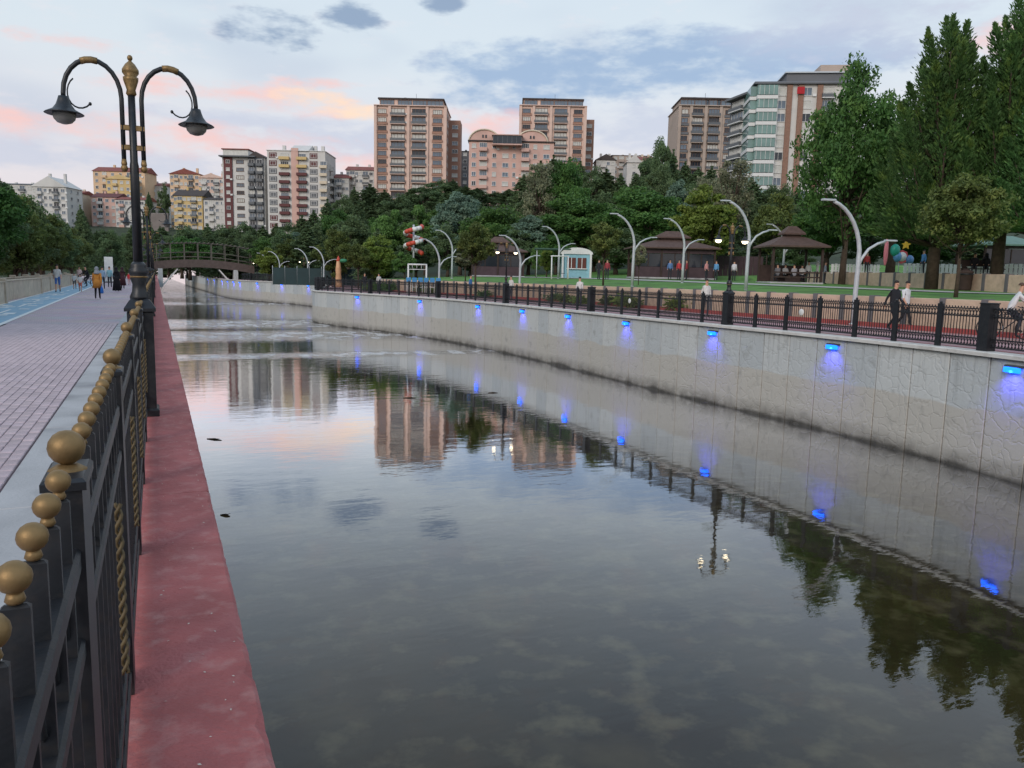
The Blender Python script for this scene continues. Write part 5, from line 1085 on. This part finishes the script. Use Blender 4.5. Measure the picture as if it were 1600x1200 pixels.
# ---------------------------------------------------------------- people
HAIRM = {'dark': mat('hair_dark', (38, 30, 28), .6, .2), 'brown': mat('hair_brown', (84, 62, 48), .6, .2), 'grey': mat('hair_grey', (150, 146, 142), .6, .1)}
def cloth(c): return mat('cloth_%d_%d_%d' % c, c, .85, .1, 12, .15, 60)
SHOE = mat('shoe', (40, 38, 40), .6, .1)
BODIES = []
def person(lab, loc, rz, top, bottom, pose='stand', h=1.72, hair='dark', scarf=None, sleeve=True, shorts=False, coat=None, bag=None, seat=.46, group=None, fingers=False, phase=1, ride=None):
    t = thing('person', lab, 'person', loc, rz, group); V = []; Rd = []; E = []; seg = []
    def v(x, y, z, r): V.append((x, y, z)); Rd.append(r); return len(V) - 1
    def e(a, b, k): E.append((a, b)); seg.append((a, b, k))
    sit = pose in ('sit', 'ride'); pz = (seat + .10) if pose == 'sit' else (.95 if pose == 'ride' else .95); lean = .22 if pose == 'ride' else (.03 if pose == 'walk' else .0)
    P = v(0, 0, pz, .125); sp = v(0, lean * .4, pz + .20, .118); ch = v(0, lean * .9, pz + .40, .135); nk = v(0, lean * 1.15, pz + .535, .052); hd = v(0, lean * 1.2 + .012, pz + .625, .078); hd2 = v(0, lean * 1.2 + .02, pz + .735, .082)
    e(P, sp, 'top'); e(sp, ch, 'top'); e(ch, nk, 'top'); e(nk, hd, 'skin'); e(hd, hd2, 'skin'); ns = v(0, lean * 1.2 + .112, pz + .672, .014); e(hd2, ns, 'skin')
    for s in (-1, 1):
        sw = s * phase
        sh = v(.165 * s, lean * .95, pz + .455, .058)
        if pose == 'ride': el_ = v(.20 * s, lean + .20, pz + .25, .042); wr = v(.22 * s, lean + .40, pz + .13, .030)
        elif pose == 'sit': el_ = v(.20 * s, .06, pz + .20, .042); wr = v(.14 * s, .28, pz + .12, .030)
        else: el_ = v(.215 * s, -.03 - .10 * sw * (pose == 'walk'), pz + .18, .042); wr = v(.225 * s, .03 - .22 * sw * (pose == 'walk'), pz - .04, .030)
        d = (Vector(V[wr]) - Vector(V[el_])).normalized(); pm_ = Vector(V[wr]) + d * .075; pa = v(*pm_, .033); e(ch, sh, 'top'); e(sh, el_, 'top'); e(el_, wr, 'top' if sleeve else 'skin'); e(wr, pa, 'skin')
        if fingers:
            sd = Vector((0, 1, 0)) if abs(d.z) > .7 else Vector((1, 0, 0))
            for f_ in range(4):
                b_ = pm_ + sd * (.018 * (f_ - 1.5)) + d * .03; l_ = (.05, .06, .056, .042)[f_]; a1 = v(*b_, .0095); a2 = v(*(b_ + d * l_ * .55 + Vector((-.012 * s, 0, 0))), .0085); e(pa, a1, 'skin'); e(a1, a2, 'skin')
            b_ = Vector(V[wr]) + d * .04 + sd * .035; a1 = v(*b_, .011); a2 = v(*(b_ + d * .04 + sd * .015), .009); e(wr, a1, 'skin'); e(a1, a2, 'skin')
        hp = v(.088 * s, 0, pz - .04, .092); e(P, hp, 'bottom')
        if pose == 'ride': kn = v(.10 * s, .34, pz - (.22 if sw > 0 else .36), .06); an = v(.10 * s, .24 + (.0 if sw > 0 else .02), pz - (.62 if sw > 0 else .80), .042); fz = V[an][2] - .06
        elif pose == 'sit': kn = v(.105 * s, .43, seat + .06, .062); an = v(.105 * s, .41, .10, .042); fz = .04
        elif pose == 'walk': kn = v(.092 * s, .13 if sw > 0 else .02, .50 + (.02 if sw > 0 else -.01), .06); an = v(.092 * s, .25 if sw > 0 else -.27, .09 if sw > 0 else .14, .042); fz = .045 if sw > 0 else .06
        else: kn = v(.095 * s, .015, .50, .06); an = v(.10 * s, -.01, .09, .042); fz = .045
        to = v(V[an][0] * 1.05, V[an][1] + .15, fz - .004, .036); e(hp, kn, 'bottom'); e(kn, an, 'skin' if shorts else 'bottom'); e(an, to, 'shoe')
    me = bpy.data.meshes.new('body'); me.from_pydata(V, E, []); o = bpy.data.objects.new('body', me); COL.objects.link(o)
    md = o.modifiers.new('skin', 'SKIN'); md.use_smooth_shade = True; sv = me.skin_vertices[0].data
    for i, r in enumerate(Rd): sv[i].radius = (r * 1.28, r * .92) if i in (P, sp, ch) else (r, r); sv[i].use_root = (i == P)
    s2 = o.modifiers.new('sub', 'SUBSURF'); s2.levels = 1; s2.render_levels = 1
    BODIES.append((o, me, V, Rd, seg, top, bottom)); o.parent = t
    hc = Vector(V[hd2]) + Vector((0, -.008, -.012))
    if scarf: MB().ball(hc + Vector((0, -.012, .0)), .118, 14, (.95, 1.02, 1.12)).lathe([(.10, -.02), (.155, -.20), (.16, -.24), (.10, -.16)], hc + Vector((0, -.02, -.04)), 14).build('headscarf', cloth(scarf), t)
    else:
        b_ = MB(); n_ = 14; pr = [(.089 * math.sin(a), .096 * math.cos(a)) for a in np.linspace(1.5, .02, 8)]; b_.lathe(pr, hc + Vector((0, -.014, .012)), n_); b_.build('hair', HAIRM[hair], t)
    if coat: MB().lathe([(.165, pz + .16), (.185, pz), (coat[1], coat[0]), (coat[1] - .02, coat[0] + .01), (.15, pz + .05)], (0, .0, 0), 18, Matrix.Diagonal((1.05, .86, 1))).build('coat_skirt', cloth(top), t)
    if bag:
        w_ = V[[i for i in range(len(V)) if Rd[i] == .033][1 if phase > 0 else 0]]; MB().lathe([(.02, -.08), (.10, -.22), (.15, -.42), (.13, -.50), (.02, -.51)], Vector(w_), 10, Matrix.Diagonal((.6, 1, 1))).tube([Vector(w_) + Vector((0, .01, .0)), Vector(w_) + Vector((0, .0, -.1))], .008, 5).build('bag', cloth(bag), t)
    t.scale = (h / 1.72,) * 3; return t
def bicycle(lab, loc, rz, colr):
    t = thing('bicycle', lab, 'bicycle', loc, rz); fm = mat('bike_%d' % colr[0], colr, .4, .1)
    for y in (-.52, .55):
        tyre = MB().tube([(0, y + .335 * math.cos(a), .345 + .335 * math.sin(a)) for a in np.linspace(0, 2 * math.pi, 25)], .020, 6).build('tyre', SHOE, t)
        r_ = MB()
        for i in range(9): a = math.pi * i / 9; r_.bar((0, y + .31 * math.cos(a), .345 + .31 * math.sin(a)), (0, y - .31 * math.cos(a), .345 - .31 * math.sin(a)), .004)
        tag(r_.build('spokes', GALV, tyre), kind='stuff')
    fr = MB(); 
    for a, b in (((0, -.52, .345), (0, -.12, .30)), ((0, -.52, .345), (0, -.20, .80)), ((0, -.12, .30), (0, -.22, .88)), ((0, -.12, .30), (0, .40, .78)), ((0, -.19, .76), (0, .38, .86)), ((0, .36, .98), (0, .55, .345))): fr.tube([a, b], .018, 7)
    fr.build('frame', fm, t); MB().ball((0, -.24, .92), .12, 10, (.7, 1.2, .35)).build('saddle', SHOE, t); MB().tube([(-.26, .28, 1.04), (-.1, .36, 1.0), (.1, .36, 1.0), (.26, .28, 1.04)], .014, 7).build('handlebar', SHOE, t)
    MB().tube([(-.12, -.10, .18), (0.0, -.12, .30), (.12, -.14, .42)], .012, 5).build('crank', GALV, t); return t
def L(px, py): q = onz(px, py, 0); return (q.x, q.y, .012)
# along the brick promenade: walking away from or towards the camera
person('woman in an orange coat and grey headscarf carrying a blue bag', L(153, 468), LRZ, (206, 138, 62), (36, 34, 38), 'walk', 1.62, scarf=(150, 152, 158), coat=(.62, .24), bag=(48, 110, 190))
person('man in a pale blue shirt and dark trousers walking away', L(172, 449.5), LRZ, (130, 172, 184), (44, 46, 54), 'walk', 1.74)
person('person in a long black gown walking away beside the railing', L(183, 456), LRZ, (30, 28, 32), (30, 28, 32), 'walk', 1.66, scarf=(30, 28, 32), coat=(.08, .30))
person('person in a dark maroon top next to the black gown', L(192, 452), LRZ, (74, 42, 48), (40, 38, 42), 'walk', 1.68, scarf=(60, 40, 44), coat=(.3, .26), phase=-1)
person('person in a blue and white top behind the orange coat', L(161, 452), LRZ, (150, 176, 200), (38, 40, 50), 'stand', 1.70)
person('jogger in a white shirt and blue shorts on the cycle lane', L(91, 457), LRZ + math.pi, (206, 204, 200), (66, 104, 168), 'walk', 1.74, shorts=True, sleeve=False)
person('small child in white shirt and dark shorts on the cycle lane', L(117, 452), LRZ + math.pi, (206, 206, 204), (80, 80, 84), 'walk', 1.18, shorts=True, sleeve=False)
person('small child in white shirt and orange shorts on the cycle lane', L(126, 456), LRZ + math.pi, (214, 212, 208), (206, 96, 66), 'walk', 1.16, shorts=True, sleeve=False, phase=-1)
q = L(139, 449); bicycle('dark bicycle ridden along the cycle lane', q, LRZ + math.pi * .75, (40, 42, 46)); person('cyclist in black on the cycle lane', (q[0], q[1], .0), LRZ + math.pi * .75, (36, 36, 40), (40, 40, 46), 'ride', 1.72)
person('person in a pale pink top far down the cycle lane', L(125, 445), LRZ + math.pi, (214, 184, 178), (70, 70, 78), 'walk', 1.70)
person('child in red far along the promenade', L(202, 446), LRZ, (190, 52, 58), (190, 150, 150), 'walk', 1.25)
# across the water
hd_ = math.atan2(-.45, -.9)
person('young man in an open black jacket walking by the railing', L(1393, 518), R(205), (34, 36, 42), (32, 34, 38), 'walk', 1.74, fingers=True)
person('young man in a white shirt walking beside the one in black', L(1411, 514), R(205), (210, 212, 214), (36, 36, 40), 'walk', 1.74, fingers=True, phase=-1, sleeve=False)
q = L(1572, 531); bicycle('black bicycle ridden along the far promenade', q, R(-110), (36, 38, 42)); person('cyclist in a white vest riding the black bicycle', (q[0], q[1], .0), R(-110), (214, 214, 214), (52, 56, 66), 'ride', 1.74, sleeve=False, hair='brown', fingers=True)
for px, Yd, c, lab in ((1103, 37, (212, 210, 206), 'person in a white shirt standing behind the railing beside the lit lamp'), (905, 47, (206, 204, 202), 'person in white standing behind the railing near the blue kiosk'), (798, 55, (200, 198, 194), 'person in a pale top behind the railing beside the far lit lamp'), (735, 58, (70, 118, 170), 'person in a blue shirt behind the railing by the playground'), (570, 72, (40, 40, 46), 'person in black behind the railing near the bastion corner'), (592, 70, (190, 188, 186), 'person in grey behind the railing near the bastion corner')):
    p = atY(px, 470, Yd); person(lab, (p.x, p.y, -.008), rnd.uniform(0, 6), c, (60, 62, 70), rnd.choice(['walk', 'stand']), 1.70)
def seatp(px, Yd, c, lab, dz=0., rz=None, scarf=None, pose='sit'):
    p = atY(px, 440, Yd); person(lab, (p.x, p.y, tz(p.x, p.y) + dz), rnd.uniform(0, 6) if rz is None else rz, c, (50, 52, 60), pose, 1.7, scarf=scarf)
for i, (px, c) in enumerate(((1214, (120, 118, 124)), (1226, (190, 190, 192)), (1240, (150, 148, 156)), (1252, (206, 204, 204)))): seatp(px, 61.15 + 1.7 * (i % 2), c, 'person in %s sitting at the table of the open gazebo' % ('dark grey', 'white', 'mid grey', 'off-white')[i], .10, [0, math.pi][i % 2], None)
for px, c, sc, lb in ((1262, (206, 206, 206), None, 'bare-headed person in white standing beside the open gazebo'), (1276, (216, 214, 212), (200, 196, 196), 'person in white with a pale headscarf beside the open gazebo'), (1288, (150, 160, 176), None, 'person in grey-blue standing near the open gazebo')): seatp(px, 63, c, lb, 0, None, sc, 'stand')
for px, c, lab in ((1046, (92, 124, 172), 'person in blue standing before the brown pavilion'), (1060, (190, 66, 72), 'person in red standing before the brown pavilion'), (1072, (150, 60, 66), 'person in dark red beside the brown pavilion'), (1103, (214, 150, 150), 'person in pink and white near the board fence'), (1118, (96, 150, 196), 'person in light blue near the board fence'), (1146, (206, 204, 210), 'person in white near the board fence'), (948, (150, 62, 70), 'person in crimson beside the pale blue kiosk'), (935, (44, 42, 48), 'person in black beside the pale blue kiosk')): seatp(px, 69.5, c, lab, 0, None, None, 'stand')
for px, c, lab in ((1520, (34, 32, 38), 'person in black seated on the terrace near the kiosk'), (1538, (40, 38, 44), 'veiled person in black seated on the terrace'), (1552, (30, 30, 34), 'person in dark clothes seated on the terrace edge'), (1352, (160, 60, 62), 'person in red seated behind the terrace wall'), (1440, (92, 140, 190), 'person in blue beside the balloon stand')): seatp(px, {1352: 65, 1440: 56}.get(px, 48.2), c, lab, 0, R(150) if px > 1500 else None, (34, 32, 36) if px == 1538 else None, 'stand' if px in (1352, 1440) else 'sit')
def finish_bodies():
  bpy.context.view_layer.update(); dg = bpy.context.evaluated_depsgraph_get(); out = [bpy.data.meshes.new_from_object(o.evaluated_get(dg)) for o, *_ in BODIES]
  for nm, (o, me, V, Rd, seg, top, bottom) in zip(out, BODIES):
    o.modifiers.clear(); o.data = nm; nm.name = 'body'
    ms = {'top': cloth(top), 'bottom': cloth(bottom), 'skin': SKIN, 'shoe': SHOE}; ks = list(ms); nm.materials.clear()
    for k in ks: nm.materials.append(ms[k])
    n = len(nm.polygons); C = np.empty(n * 3); nm.polygons.foreach_get('center', C); C = C.reshape(-1, 3); best = np.full(n, 9e9); mi = np.zeros(n, int); A = np.array(V)
    for a, b, k in seg:
        d = A[b] - A[a]; L2 = d @ d; tt = np.clip(((C - A[a]) @ d) / L2, 0, 1); D = np.linalg.norm(C - A[a] - tt[:, None] * d, axis=1) - (Rd[a] * (1 - tt) + Rd[b] * tt); m_ = D < best; best[m_] = D[m_]; mi[m_] = ks.index(k)
    nm.polygons.foreach_set('material_index', mi.astype(np.int32)); nm.polygons.foreach_set('use_smooth', np.ones(n, bool)); nm.update();
finish_bodies()
# fallen petals on the coping, sticks in the water
mb = MB()
for i in range(150):
    s_ = rnd.uniform(1.5, 16); o_ = rnd.uniform(-.27, .06); a = rnd.uniform(0, 6.3); L_ = rnd.uniform(.004, .009); c = lp(s_, o_, .0135); d = Vector((math.cos(a), math.sin(a), 0)) * L_; n_ = Vector((-d.y, d.x, 0)) * .45
    mb.add([c - d, c + n_ + Vector((0, 0, .002)), c + d, c - n_], [(0, 1, 2, 3)])
tag(mb.build('petals', mat('petal', (206, 196, 188), .8, .1)), 'tiny pale petals scattered on the red coping', None, None, 'stuff')
for px, py, L_ in ((335, 687, .5), (352, 806, .22), (640, 622, .5), (770, 614, .4)):
    q = onz(px, py, WATER); t = tag(MB().tube([(-L_ / 2, 0, .0), (0, .02, .015), (L_ / 2, -.01, .0)], [.012, .022, .008], 6).tube([(0, .02, .01), (L_ * .2, .1, .02)], [.010, .004], 5).build('floating_twig', BARK, None, (q.x, q.y, WATER + .006), rnd.uniform(-.4, .4)), 'small dark twig floating on the canal', 'twig', 'twigs on the water')
